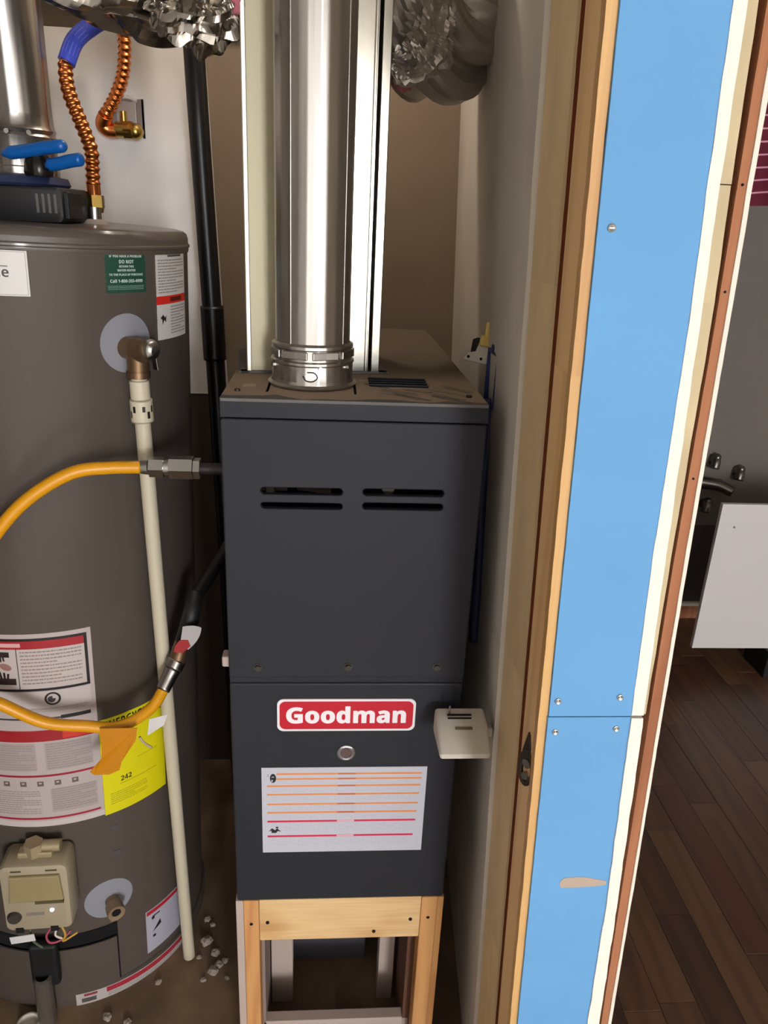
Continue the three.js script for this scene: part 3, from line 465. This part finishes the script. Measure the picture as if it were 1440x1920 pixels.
// access door and burner tube
part(wh2, 'access_opening', bent(124, 59.5, 0.028, 0.196, TR + 0.0004, 0.0012), M.hole);
part(wh2, 'access_door', bent(128, 60.5, 0.036, 0.165, TR + 0.006, 0.003), M.tank);
part(wh2, 'burner_tube', radial(lathe([[0, 0], [0.017, 0], [0.017, 0.125], [0.012, 0.128]], 28).translate(0, 0.005, 0.036), 89, 0.0), M.tank);
part(wh2, 'pilot_shield', radial(box(-0.028, 0.026, 0.10, 0.21, 0.014, 0.034, 0.008), 88, 0.0), M.black);
{ // gas control: centred at 86 degrees
  const A = 86, R0 = TR - 0.002, cy = 0.366;
  const s = new THREE.Shape(); roundRect(s, -0.060, -0.082, 0.060, 0.075, 0.014);
  const b = toCreasedNormals(extrude(s, 0.046, 0.008), 0.7).translate(0, 0, 0.008);
  const gc = part(wh2, 'gas_control', radial(b, A, cy, R0), M.ivory, 'cream gas control box');
  const sp = new THREE.Shape(); sp.moveTo(-0.046, -0.005); sp.lineTo(0.050, -0.005); sp.lineTo(0.046, 0.056); sp.lineTo(-0.040, 0.056);
  part(gc, 'cover', radial(extrude(sp, 0.002, 0.003).translate(0, 0, 0.0632), A, cy, R0), S({ color: 0x9a8b62, roughness: 0.35 }));
  for (const b of [[-0.038, -0.020, 0.063, 0.066, 0.060, 0.063], [0.022, 0.042, 0.063, 0.066, 0.060, 0.063], [0.0, 0.05, -0.0085, -0.002, 0.0658, 0.0692]]) part(gc, 'cover_slot', radial(box(...b), A, cy, R0), M.slotBrown);
  part(gc, 'knob', radial(lathe([[0, 0.008], [0.010, 0.008], [0.0125, 0.004], [0.013, 0]], 28).rotateX(Math.PI / 2).translate(-0.041, -0.044, 0.0615), A, cy, R0), S({ color: 0x3a342c, roughness: 0.6 }));
  part(gc, 'status_light', radial(new THREE.SphereGeometry(0.0042, 16, 12).translate(0.026, -0.031, 0.062), A, cy, R0), S({ color: 0xdfe6ff, emissive: 0xb9c8ff, emissiveIntensity: 3 }));
  part(gc, 'print', radial(box(-0.020, 0.012, -0.043, -0.036, 0.0615, 0.0624), A, cy, R0), S({ color: 0x83796a, roughness: 0.7 }));
  for (const x of [-0.042, 0.020]) part(gc, 'connector', radial(box(x, x + 0.014, -0.084, -0.072, 0.045, 0.0632), A, cy, R0), M.black);
  part(gc, 'inlet_fitting', [radial(hexNut(0.017, 0.026, 'y', -0.004, 0.088, 0.03), A, cy, R0), radial(box(-0.032, 0.03, 0.072, 0.086, 0.02, 0.042, 0.004), A, cy, R0), radial(cyl(0.011, 0.011, 0.04, 0.022, 0.088, 0.026, 'x', 16), A, cy, R0)], S({ color: 0xa89878, metalness: 0.4, roughness: 0.5 }));
  const wires = [['#a9475a', [[0.020, -0.083, 0.05], [0.008, -0.105, 0.056], [0.014, -0.122, 0.056], [0.034, -0.122, 0.05], [0.048, -0.112, 0.04]]], ['#d8cfc0', [[0.030, -0.083, 0.05], [0.026, -0.098, 0.06], [0.036, -0.107, 0.06], [0.032, -0.116, 0.05]]], ['#c2983a', [[0.034, -0.083, 0.05], [0.042, -0.104, 0.055], [0.036, -0.124, 0.052], [0.060, -0.118, 0.04]]], ['#5d6a50', [[-0.022, -0.083, 0.05], [-0.016, -0.110, 0.058], [-0.004, -0.140, 0.05]]]];
  for (const [c, p] of wires) part(gc, 'wire', radial(sweep(p, 0.0022, 40, 8), A, cy, R0), S({ color: c, roughness: 0.5 }));
  part(gc, 'wire_tag', radial(box(-0.066, -0.022, -0.104, -0.087, 0.062, 0.0632).rotateZ(0.12), A, cy, R0), M.white, 'white paper wire tag');
}
// top fittings of the tank (seal rings)
part(wh2, 'seal_ring', lathe([[0.012, 1.530], [0.024, 1.531], [0.022, 1.539], [0.012, 1.541]], 24, 0.110, 0, -0.02), M.crumb);
part(wh2, 'cold_nipple', cyl(0.0115, 0.0115, 0.03, 0.110, 1.545, -0.02, 'y', 24), M.steel);

// vent of the heater with its damper
const vp = thing('vent_pipe', 'galvanized vent pipe rising from the top of the water heater', 'pipe', [-0.550, 1.60, -0.43]);
part(vp, 'pipe', lathe([[0.053, 0.02], [0.056, 0.02], [0.056, 0.81], [0.053, 0.81]], 72), M.galv);
part(vp, 'crimped_collar', lathe([[0.054, 0.0], [0.060, 0.0], [0.060, 0.012], [0.0585, 0.014], [0.0585, 0.055], [0.060, 0.058], [0.057, 0.062], [0.060, 0.068], [0.057, 0.074], [0.0565, 0.09]], 72), M.galv);
for (const a of [0.1, 0.6]) part(vp, 'screw', hexNut(0.004, 0.006, 'z', 0, 0.062, 0.062).rotateY(a), M.steel);
const vd = thing('vent_damper', 'black vent damper with two blue lever handles on top of the water heater', 'damper', [-0.548, 1.531, -0.385]);
{
  const s = new THREE.Shape(); roundRect(s, -0.098, 0.0, 0.098, 0.052, 0.010);
  part(vd, 'housing', toCreasedNormals(extrude(s, 0.14, 0.004), 0.7).translate(0, 0, -0.066), M.black);
  part(vd, 'grille', [0, 1, 2, 3].map(i => box(0.0985, 0.1015, 0.014, 0.040, 0.012 + i * 0.014, 0.019 + i * 0.014, 0.001)), S({ color: 0x55524e, roughness: 0.5 }));
  part(vd, 'front_grille', [0, 1, 2, 3].map(i => box(0.058 + i * 0.009, 0.0625 + i * 0.009, 0.014, 0.042, 0.0775, 0.0795, 0.0008)), S({ color: 0x5c5955, roughness: 0.5 }));
  part(vd, 'side_bracket', box(0.094, 0.104, 0.006, 0.046, 0.0, 0.068, 0.002), M.black);
  part(vd, 'disc', lathe([[0, 0.052], [0.086, 0.052], [0.090, 0.056], [0.086, 0.066], [0.06, 0.070], [0, 0.070]], 56, -0.004, 0, 0.0), M.navy, 'dark blue disc');
  part(vd, 'hub', lathe([[0, 0.0], [0.020, 0.0], [0.022, 0.006], [0.020, 0.020], [0.016, 0.030], [0.010, 0.034], [0, 0.034]], 32, 0.062, 0.066, 0.060), S({ color: 0x24211f, metalness: 0.6, roughness: 0.25 }));
  const lv = (x0, y0, z0, x1, y1, z1) => { const p = [[x0, y0, z0], [x0 + (x1 - x0) * 0.35, y0 + (y1 - y0) * 0.30, z0 + (z1 - z0) * 0.35], [x0 + (x1 - x0) * 0.7, y0 + (y1 - y0) * 0.75, z0 + (z1 - z0) * 0.7], [x1, y1, z1]]; return sweep(p, t => (t < 0.12 ? 0.004 + 0.045 * t : 0.0095) * Math.sqrt(Math.max(0.02, 1 - Math.pow(Math.max(0, (t - 0.9) / 0.1), 2))), 60, 18); };
  part(vd, 'lever', lv(0.012, 0.096, 0.065, 0.115, 0.110, 0.085), M.blue, 'upper blue lever');
  part(vd, 'lever', lv(0.078, 0.082, 0.075, 0.140, 0.092, 0.095), M.blue, 'lower blue lever');
  part(vd, 'knob', new THREE.SphereGeometry(0.010, 20, 14).translate(-0.005, 0.04, 0.078), M.steel);
  part(vd, 'handle_rod', sweep([[-0.04, 0.006, 0.082], [-0.01, 0.016, 0.086], [0.0, 0.022, 0.086]], 0.005, 20, 10), M.steel);
}

// copper connectors
function corr(r, pitch, a = 0.0016) { return (t, s) => r + a * Math.sin(s / pitch * Math.PI * 2); }
const c1 = thing('copper_connector', 'corrugated copper water connector with blue tape rising from the water heater top', 'water connector');
part(c1, 'flexible_tube', sweep([[-0.443, 1.592, -0.455], [-0.442, 1.62, -0.455], [-0.441, 1.645, -0.453], [-0.455, 1.69, -0.453], [-0.470, 1.735, -0.455], [-0.471, 1.775, -0.46], [-0.456, 1.808, -0.47], [-0.432, 1.834, -0.49], [-0.395, 1.862, -0.52], [-0.34, 1.90, -0.56]], corr(0.0112, 0.0112, 0.0012), 560, 18), M.copper);
part(c1, 'plain_end', lathe([[0.0098, 1.556], [0.0115, 1.556], [0.0115, 1.596], [0.0100, 1.599]], 28, -0.443, 0, -0.455), M.copper);
part(c1, 'tape', sweep([[-0.4705, 1.774, -0.4598], [-0.456, 1.808, -0.47], [-0.432, 1.834, -0.49], [-0.418, 1.845, -0.50]], 0.0140, 40, 20), M.tapeBlue, 'blue printed tape');
part(c1, 'union_nut', [hexNut(0.0165, 0.020, 'y', -0.443, 1.566, -0.455), cyl(0.013, 0.015, 0.008, -0.443, 1.552, -0.455, 'y', 24)], M.brass, 'brass union nut');
const c2 = thing('copper_connector', 'corrugated copper water connector joined to a brass valve at the wall hole', 'water connector');
part(c2, 'flexible_tube', sweep([[-0.530, 1.728, -0.885], [-0.521, 1.742, -0.872], [-0.498, 1.772, -0.862], [-0.477, 1.812, -0.855], [-0.467, 1.862, -0.85], [-0.466, 1.92, -0.845], [-0.455, 1.99, -0.80]], corr(0.0128, 0.0120, 0.0013), 380, 18), M.copper);
part(c2, 'elbow', sweep([[-0.521, 1.742, -0.872], [-0.532, 1.724, -0.884], [-0.524, 1.715, -0.888], [-0.505, 1.714, -0.890]], 0.0155, 40, 20), M.copper);
const wv = thing('wall_valve', 'brass stop valve sitting in a rough square hole in the white wall', 'valve', [0, 0, 0]);
{
  const s = new THREE.Shape(); s.moveTo(-0.528, 1.778); s.lineTo(-0.456, 1.782); s.lineTo(-0.454, 1.742); s.lineTo(-0.458, 1.706); s.lineTo(-0.53, 1.703);
  part(wv, 'hole_lining', extrude(s, 0.001).translate(0, 0, -0.9305 + 0.001), S({ color: 0x8d8078, roughness: 1 }));
  part(wv, 'torn_edge', flat(sweep([[-0.512, 1.782, -0.927], [-0.485, 1.784, -0.926], [-0.466, 1.778, -0.925]], 0.004, 20, 10, crinkle(0.003, 4, 2.2))), M.white);
  part(wv, 'hole_edge', box(-0.4575, -0.4530, 1.704, 1.782, -0.9302, -0.9285), M.hole);
  part(wv, 'cover_plate', box(-0.512, -0.468, 1.730, 1.776, -0.9285, -0.922, 0.002), S({ color: 0xa9a09a, metalness: 0.5, roughness: 0.4 }));
  part(wv, 'valve_body', [cyl(0.016, 0.016, 0.03, -0.492, 1.716, -0.890, 'x', 24), hexNut(0.0195, 0.018, 'x', -0.480, 1.716, -0.892), cyl(0.014, 0.014, 0.035, -0.468, 1.716, -0.905, 'z', 20), new THREE.SphereGeometry(0.017, 20, 14).translate(-0.466, 1.714, -0.892), cyl(0.008, 0.008, 0.03, -0.490, 1.738, -0.896, 'y', 16)], M.brass);
}

// black drain pipe against the back wall
const ab = thing('drain_pipe', 'black plastic drain pipe running up the back wall behind the water heater', 'pipe');
part(ab, 'pipe', sweep([[-0.272, 0.0, -0.80], [-0.285, 0.7, -0.80], [-0.300, 1.3, -0.80], [-0.318, 1.86, -0.80], [-0.328, 2.40, -0.80]], 0.0215, 80, 28), M.abs);
part(ab, 'coupling', sweep([[-0.2985, 1.24, -0.80], [-0.3, 1.30, -0.80], [-0.3015, 1.36, -0.80]], 0.026, 20, 28), M.abs);

// relief discharge pipe
const dp = thing('discharge_pipe', 'cream plastic discharge pipe hanging from the relief valve down to the floor', 'pipe', [0, 0, 0]);
{
  const a = tprA * Math.PI / 180, lx = Math.cos(a) * (TR + 0.026), lz = Math.sin(a) * (TR + 0.026), th = -1.4 * Math.PI / 180, y = 1.318;
  const top = [-0.59 + Math.cos(th) * lx - Math.sin(th) * y, Math.sin(th) * lx + Math.cos(th) * y, -0.425 + lz];
  const bot = [-0.324, 0.012, -0.258], at = t => [top[0] + (bot[0] - top[0]) * t, top[1] + (bot[1] - top[1]) * t, top[2] + (bot[2] - top[2]) * t];
  part(dp, 'pipe', sweep([at(0), at(0.5), at(1)], 0.0125, 60, 28), M.pvc);
  part(dp, 'adapter', sweep([at(0.006), at(0.018), at(0.030)], 0.0155, 12, 28), M.pvc);
  const cp = part(dp, 'coupling', sweep([at(0.030), at(0.045), at(0.058)], 0.0178, 12, 28), S({ map: canvasTex(256, 512, (g, w, h) => { g.fillStyle = '#d3c8ae'; g.fillRect(0, 0, w, h); g.fillStyle = '#1d1a16'; for (let k = 0; k < 14; k++) if (k % 4 !== 3) g.fillRect(60 + (k % 2) * 60, 8 + k * 36, 60 + (k * 17) % 22, 22); }, [27, 1]), roughness: 0.45 }));
}

// gas supply
const gh = thing('gas_hose', 'yellow flexible gas hose looping across the front of the water heater', 'hose');
part(gh, 'coated_tube', sweep([[-0.327, 1.182, -0.165], [-0.37, 1.185, -0.15], [-0.42, 1.181, -0.135], [-0.485, 1.143, -0.115], [-0.535, 1.088, -0.100], [-0.60, 0.99, -0.095], [-0.625, 0.90, -0.090], [-0.60, 0.82, -0.092], [-0.560, 0.788, -0.100], [-0.50, 0.750, -0.105], [-0.44, 0.735, -0.115], [-0.386, 0.726, -0.125], [-0.338, 0.738, -0.162], [-0.318, 0.765, -0.19]], 0.0100, 220, 20), M.hose);
part(gh, 'end_nut', [cyl(0.0105, 0.012, 0.012, -0.321, 1.182, -0.166, 'x', 24), hexNut(0.0165, 0.022, 'x', -0.302, 1.182, -0.168), cyl(0.0125, 0.0125, 0.012, -0.288, 1.182, -0.168, 'x', 20)], M.steel, 'steel flare nut at the furnace end');
part(gh, 'end_nut', [sweep([[-0.322, 0.760, -0.182], [-0.312, 0.779, -0.198], [-0.306, 0.790, -0.206]], t => 0.0128 + 0.002 * t, 12, 6), sweep([[-0.306, 0.790, -0.206], [-0.300, 0.802, -0.214]], 0.0165, 8, 6)], M.steel, 'steel flare nut at the shutoff valve');
const gp = thing('gas_pipe', 'short gas pipe with a steel coupling entering the furnace side', 'pipe');
part(gp, 'coupling', [hexNut(0.0185, 0.036, 'x', -0.264, 1.182, -0.168), hexNut(0.017, 0.010, 'x', -0.240, 1.181, -0.168)], M.steel);
part(gp, 'pipe', cyl(0.009, 0.009, 0.066, -0.206, 1.181, -0.168, 'x', 20), S({ color: 0x3a3536, metalness: 0.6, roughness: 0.5 }));
const gv = thing('gas_valve', 'gas shutoff valve with a red and white tag behind the cream pipe', 'valve');
part(gv, 'pipe', [sweep([[-0.230, 0.905, -0.955], [-0.232, 0.905, -0.60], [-0.272, 0.903, -0.26]], 0.013, 30, 16), sweep([[-0.272, 0.91, -0.262], [-0.272, 0.894, -0.232], [-0.280, 0.862, -0.222], [-0.288, 0.838, -0.222]], 0.0155, 24, 18)], S({ color: 0x161414, roughness: 0.55 }));
part(gv, 'valve_body', [sweep([[-0.286, 0.842, -0.222], [-0.294, 0.822, -0.219], [-0.300, 0.800, -0.214]], 0.0145, 12, 18)], M.bronze);
part(gv, 'lever', box(-0.022, 0.020, -0.005, 0.005, -0.002, 0.002, 0.0018).rotateZ(0.7).translate(-0.279, 0.848, -0.200), S({ color: 0xb02222, roughness: 0.5 }), 'red lever');
{
  const s = new THREE.Shape(); s.moveTo(-0.287, 0.855); s.lineTo(-0.282, 0.884); s.quadraticCurveTo(-0.262, 0.889, -0.250, 0.882); s.quadraticCurveTo(-0.252, 0.858, -0.275, 0.838);
  part(gv, 'paper_tag', extrude(s, 0.0008).translate(0, 0, -0.192), S({ color: 0xbdb6b4, roughness: 0.7 }), 'white paper tag');
  const r = new THREE.Shape(); r.moveTo(-0.297, 0.846); r.lineTo(-0.288, 0.858); r.lineTo(-0.274, 0.858); r.lineTo(-0.270, 0.846); r.lineTo(-0.285, 0.832); r.lineTo(-0.300, 0.834); part(gv, 'paper_tag', extrude(r, 0.0008).translate(0, 0, -0.1905), S({ color: 0xa52a2c, roughness: 0.7 }), 'red paper tag');
}
const ht = thing('hose_tag', 'crumpled orange plastic tag hanging from the yellow gas hose', 'tag');
{
  const s = new THREE.Shape(); const pts = [[-0.412, 0.737], [-0.350, 0.737], [-0.354, 0.712], [-0.368, 0.690], [-0.381, 0.668], [-0.386, 0.650], [-0.405, 0.641], [-0.430, 0.640], [-0.436, 0.648], [-0.424, 0.662], [-0.414, 0.675], [-0.411, 0.705]];
  s.moveTo(...pts[0]); for (const p of pts.slice(1)) s.lineTo(...p);
  const g = extrude(s, 0.0012, 0, 4); const p = g.attributes.position; for (let i = 0; i < p.count; i++) p.setZ(i, p.getZ(i) - 0.106 + 0.006 * fbm(p.getX(i) * 60, p.getY(i) * 60, 0, 2)); g.computeVertexNormals();
  part(ht, 'tag_sheet', g, P({ color: 0xd48a08, roughness: 0.35, transmission: 0.15, thickness: 0 }));
  const f = new THREE.Shape(); f.moveTo(-0.350, 0.735); f.lineTo(-0.318, 0.745); f.lineTo(-0.326, 0.722); f.lineTo(-0.345, 0.708); f.lineTo(-0.356, 0.700); part(ht, 'paper_corner', extrude(f, 0.0008).translate(0.01, -0.012, -0.150), M.white, 'white paper corner');
  part(ht, 'tie', sweep([[-0.356, 0.695, -0.137], [-0.350, 0.682, -0.138], [-0.338, 0.668, -0.142]], 0.0022, 16, 8), S({ color: 0xb9a48c, roughness: 0.6 }));
}

// ------------------------------------------------------------------ right side of the closet
const co = thing('gas_alarm', 'cream plastic alarm box sticking out from the partition beside the furnace', 'alarm', [0, 0, 0]);
{
  const s = new THREE.Shape(); s.moveTo(-0.022, 0.866); s.lineTo(-0.053, 0.8635); s.lineTo(-0.0965, 0.8405); s.lineTo(-0.0955, 0.832); s.lineTo(-0.03, 0.826); s.lineTo(-0.020, 0.83);
  const g = extrude(s, 0.068, 0.004).rotateY(Math.PI / 2); // shape x is -z
  part(co, 'case', toCreasedNormals(g.translate(0.137, 0, 0), 0.9), M.whitePlastic);
  part(co, 'slot', [box(0.150, 0.187, 0.8652, 0.8665, 0.036, 0.039), box(0.150, 0.186, 0.8640, 0.8654, 0.043, 0.0455)], M.hole);
  part(co, 'pin', cyl(0.0015, 0.0015, 0.016, 0.154, 0.872, 0.034, 'y', 10), M.steel);
  const pr = box(-0.013, 0.013, -0.0003, 0.0003, -0.0022, 0.0022); pr.rotateX(0.486); part(co, 'print', pr.translate(0.172, 0.8598, 0.0618), S({ color: 0x6a6048, roughness: 0.7 }));
  part(co, 'mounting_plate', box(0.204, 0.2212, 0.829, 0.845, 0.026, 0.044, 0.003), M.whitePlastic);
}
const sw = thing('light_switch', 'loose ivory toggle switch pulled out of its box behind the furnace', 'switch', [0.2095, 1.346, -0.25]);
sw.rotation.set(-0.25, 0.15, -0.15);
part(sw, 'strap', (() => { const s = new THREE.Shape(); s.moveTo(-0.030, 0.0); s.lineTo(-0.022, 0.013); s.lineTo(-0.010, 0.017); s.lineTo(-0.004, 0.044); s.lineTo(0.012, 0.044); s.lineTo(0.016, 0.015); s.lineTo(0.024, 0.008); s.lineTo(0.022, -0.001); const g = extrude(s, 0.003, 0.0008); return g; })(), M.whitePlastic);
for (const x of [-0.022, 0.0, 0.016]) part(sw, 'strap_hole', cyl(0.0024, 0.0024, 0.001, x, 0.006, 0.0042, 'z', 14), M.hole);
part(sw, 'switch_body', box(-0.012, 0.016, 0.004, 0.040, -0.022, 0.0, 0.003), M.black);
part(sw, 'toggle', [box(-0.008, 0.012, 0.026, 0.044, 0.002, 0.010, 0.003), box(-0.003, 0.008, 0.040, 0.066, 0.003, 0.012, 0.003)], M.toggle, 'yellowed toggle');
part(sw, 'wire', [sweep([[0.014, 0.02, -0.018], [0.026, 0.034, -0.02], [0.036, 0.030, -0.012], [0.046, 0.016, -0.006]], 0.0016, 24, 8), sweep([[0.016, 0.008, -0.016], [0.024, -0.008, -0.01], [0.026, -0.03, -0.006], [0.022, -0.06, -0.006]], 0.0016, 24, 8)], M.black);
const jb = thing('junction_box', 'blue plastic electrical box set in the partition beside the loose switch', 'junction box', [0.2305, 1.325, -0.19]);
part(jb, 'box_shell', [box(-0.014, 0.0, -0.035, 0.05, -0.036, -0.032), box(-0.014, 0.0, -0.035, 0.05, 0.032, 0.036), box(-0.014, 0.0, 0.046, 0.05, -0.032, 0.032), box(-0.014, 0.0, -0.035, -0.031, -0.032, 0.032), box(-0.003, 0.0, -0.031, 0.046, -0.032, 0.032)], M.boxBlue);
part(jb, 'screw_ear', [box(-0.015, -0.003, 0.046, 0.06, -0.008, 0.008, 0.002)], M.boxBlue);
const cb = thing('cable', 'dark blue cable hanging down the partition below the blue box', 'cable');
part(cb, 'sheath', sweep([[0.218, 1.30, -0.19], [0.222, 1.24, -0.185], [0.219, 1.15, -0.18], [0.226, 1.02, -0.185], [0.231, 0.86, -0.19]], 0.009, 60, 14), S({ color: 0x0f1838, roughness: 0.6 }));
// latch ring on the wooden stud
const lt = thing('strike_plate', 'dark oval metal strike plate on the tan stud beside the blue board', 'strike plate', [0.2085, 0.955, 0.262]);
lt.rotation.set(0, -Math.PI / 2 + 0.55, 0.0);
part(lt, 'oval_plate', (() => { const s = new THREE.Shape(); s.absellipse(0, 0, 0.013, 0.026, 0, Math.PI * 2); const h = new THREE.Path(); h.absellipse(0, -0.003, 0.007, 0.016, 0, Math.PI * 2); s.holes.push(h); return extrude(s, 0.003, 0.001, 24); })(), S({ color: 0x4d4238, metalness: 0.8, roughness: 0.4 }));
part(lt, 'lip', (() => { const s = new THREE.Shape(); s.moveTo(-0.010, 0.018); s.lineTo(-0.004, 0.048); s.lineTo(0.006, 0.024); return extrude(s, 0.002, 0.0006); })(), S({ color: 0x4d4238, metalness: 0.8, roughness: 0.4 }));
part(lt, 'bolt', [cyl(0.006, 0.006, 0.004, 0, 0.006, 0.002, 'z', 18), cyl(0.005, 0.005, 0.004, 0, -0.012, 0.002, 'z', 18)], M.steel);

// ------------------------------------------------------------------ room on the right
const cab = thing('panel', 'white upright board panel standing on small feet in the room on the right', 'panel', [1.338, 0.0, -1.40]);
part(cab, 'board', box(0.0, 0.62, 0.112, 0.688, -0.018, 0.0, 0.0015), M.cabinet);
for (const x of [0.30, 0.57]) part(cab, 'foot', box(x - 0.015, x + 0.015, 0, 0.112, -0.12, 0.03, 0.003), M.black);
part(cab, 'screw', cyl(0.004, 0.004, 0.003, 0.058, 0.603, 0.001, 'z', 16), M.steel);
const fc = thing('wall_faucet', 'dark metal faucet with three handles on the grey room wall', 'faucet', [0, 0, -1.85]);
for (const [x, y] of [[1.512, 0.715], [1.622, 0.668], [1.512, 0.528]]) part(fc, 'handle', [cyl(0.020, 0.016, 0.012, x, y, 0.006, 'z', 24), sweep([[x + 0.002, y + 0.012, 0.012], [x, y, 0.030], [x - 0.006, y - 0.026, 0.040]], t => 0.020 - 0.003 * t, 20, 16), new THREE.SphereGeometry(0.016, 16, 12).translate(x + 0.004, y + 0.016, 0.026)], M.chrome);
part(fc, 'spout', [box(1.45, 1.568, 0.600, 0.634, 0.0, 0.02, 0.004), sweep([[1.47, 0.622, 0.01], [1.54, 0.618, 0.04], [1.585, 0.600, 0.07]], t => 0.026 - 0.006 * t, 24, 16)], M.chrome);
const sh = thing('striped_shirt', 'dark red garment with thin pale stripes hanging in the room on the right', 'garment');
{
  const nx = 60, ny = 60, g = new THREE.PlaneGeometry(0.5, 0.34, nx, ny), p = g.attributes.position;
  const cloth = (side) => { const q = g.clone(), s = q.attributes.position; for (let i = 0; i < s.count; i++) { const u = s.getX(i), v = s.getY(i); s.setXYZ(i, 1.185 + u * 0.72, 1.80 + v + 0.06 * (u + 0.25) * (v < -0.1 ? 0.6 : 0.3), -1.0 + 0.018 * Math.sin(u * 34 + v * 3) + 0.01 * Math.sin(u * 11) + side * 0.006); } if (side < 0) { const ix = q.index.array; for (let i = 0; i < ix.length; i += 3) { const t = ix[i]; ix[i] = ix[i + 1]; ix[i + 1] = t; } } q.computeVertexNormals(); return q; };
  const tex = canvasTex(256, 512, (c, w, h) => { c.fillStyle = '#5d0d25'; c.fillRect(0, 0, w, h); c.strokeStyle = '#c890a4'; c.lineWidth = 6; for (let i = 0; i < 11; i++) { const y = 22 + i * 44; c.beginPath(); c.moveTo(0, y + 6); c.bezierCurveTo(w * 0.3, y - 8, w * 0.6, y + 8, w, y - 4); c.stroke(); } });
  part(sh, 'cloth', [cloth(1), cloth(-1)], S({ map: tex, roughness: 0.9 }));
  part(sh, 'hanger', [sweep([[1.03, 1.975, -1.0], [1.21, 2.02, -1.0], [1.39, 1.985, -1.0]], 0.006, 24, 10), sweep([[1.21, 2.02, -1.0], [1.21, 2.10, -1.0], [1.22, 2.13, -1.0], [1.24, 2.12, -1.0]], 0.003, 24, 8)], M.steel);
}
const rod = thing('closet_rod', 'metal rod holding the striped garment', 'rod');
part(rod, 'bar', cyl(0.012, 0.012, 2.85, 1.774, 2.108, -1.0, 'x', 20), M.steel);
for (const x of [0.352, 3.194]) part(rod, 'bracket', cyl(0.024, 0.024, 0.01, x, 2.108, -1.0, 'x', 20), M.steel);

// ------------------------------------------------------------------ bits on the floor
const cap = thing('plastic_cap', 'white round plastic cap lying on the floor in front of the water heater', 'cap', [-0.619, 0, -0.115]);
part(cap, 'rim', lathe([[0.0, 0.002], [0.017, 0.002], [0.019, 0.016], [0.022, 0.016], [0.023, 0.0], [0, 0]], 36), M.whitePlastic);
part(cap, 'pull_tab', box(0.020, 0.038, 0.009, 0.012, -0.006, 0.006, 0.0012), M.whitePlastic);
{
  const proto = [];
  for (let k = 0; k < 3; k++) { const g = new THREE.IcosahedronGeometry(1, 2), p = g.attributes.position; for (let i = 0; i < p.count; i++) { const f = 1 + 0.9 * fbm(p.getX(i) * 1.4 + k * 9, p.getY(i) * 1.4, p.getZ(i) * 1.4, 3); p.setXYZ(i, p.getX(i) * f, p.getY(i) * f * 0.5, p.getZ(i) * f); } g.computeVertexNormals(); proto.push(g); }
  const spots = [[-0.292, -0.300, 0.012], [-0.268, -0.272, 0.010], [-0.258, -0.242, 0.009], [-0.268, -0.226, 0.011], [-0.285, -0.207, 0.006], [-0.245, -0.252, 0.007], [-0.381, -0.205, 0.007], [-0.468, -0.130, 0.009], [-0.425, -0.118, 0.008], [-0.303, -0.262, 0.006], [-0.30, -0.36, 0.008], [-0.285, -0.345, 0.006], [-0.235, -0.21, 0.005]];
  spots.forEach(([x, z, r], i) => { const m = new THREE.Mesh(proto[i % 3], M.crumb); m.name = numbered('plaster_crumb'); m.castShadow = m.receiveShadow = true; m.position.set(x, r * 0.38, z); m.scale.setScalar(r); m.rotation.y = i * 1.7; m.userData = { label: i >= 6 && i <= 8 ? 'pale plaster crumb lying in front of the base of the water heater' : 'pale plaster crumb lying beside the lower end of the cream discharge pipe', category: 'debris', group: i >= 6 && i <= 8 ? 'plaster crumbs in front of the water heater' : 'plaster crumbs beside the discharge pipe' }; scene.add(m); });
}
scene.traverse(o => { if (o.isLight) o.castShadow = true; });
renderer.render(scene, camera);
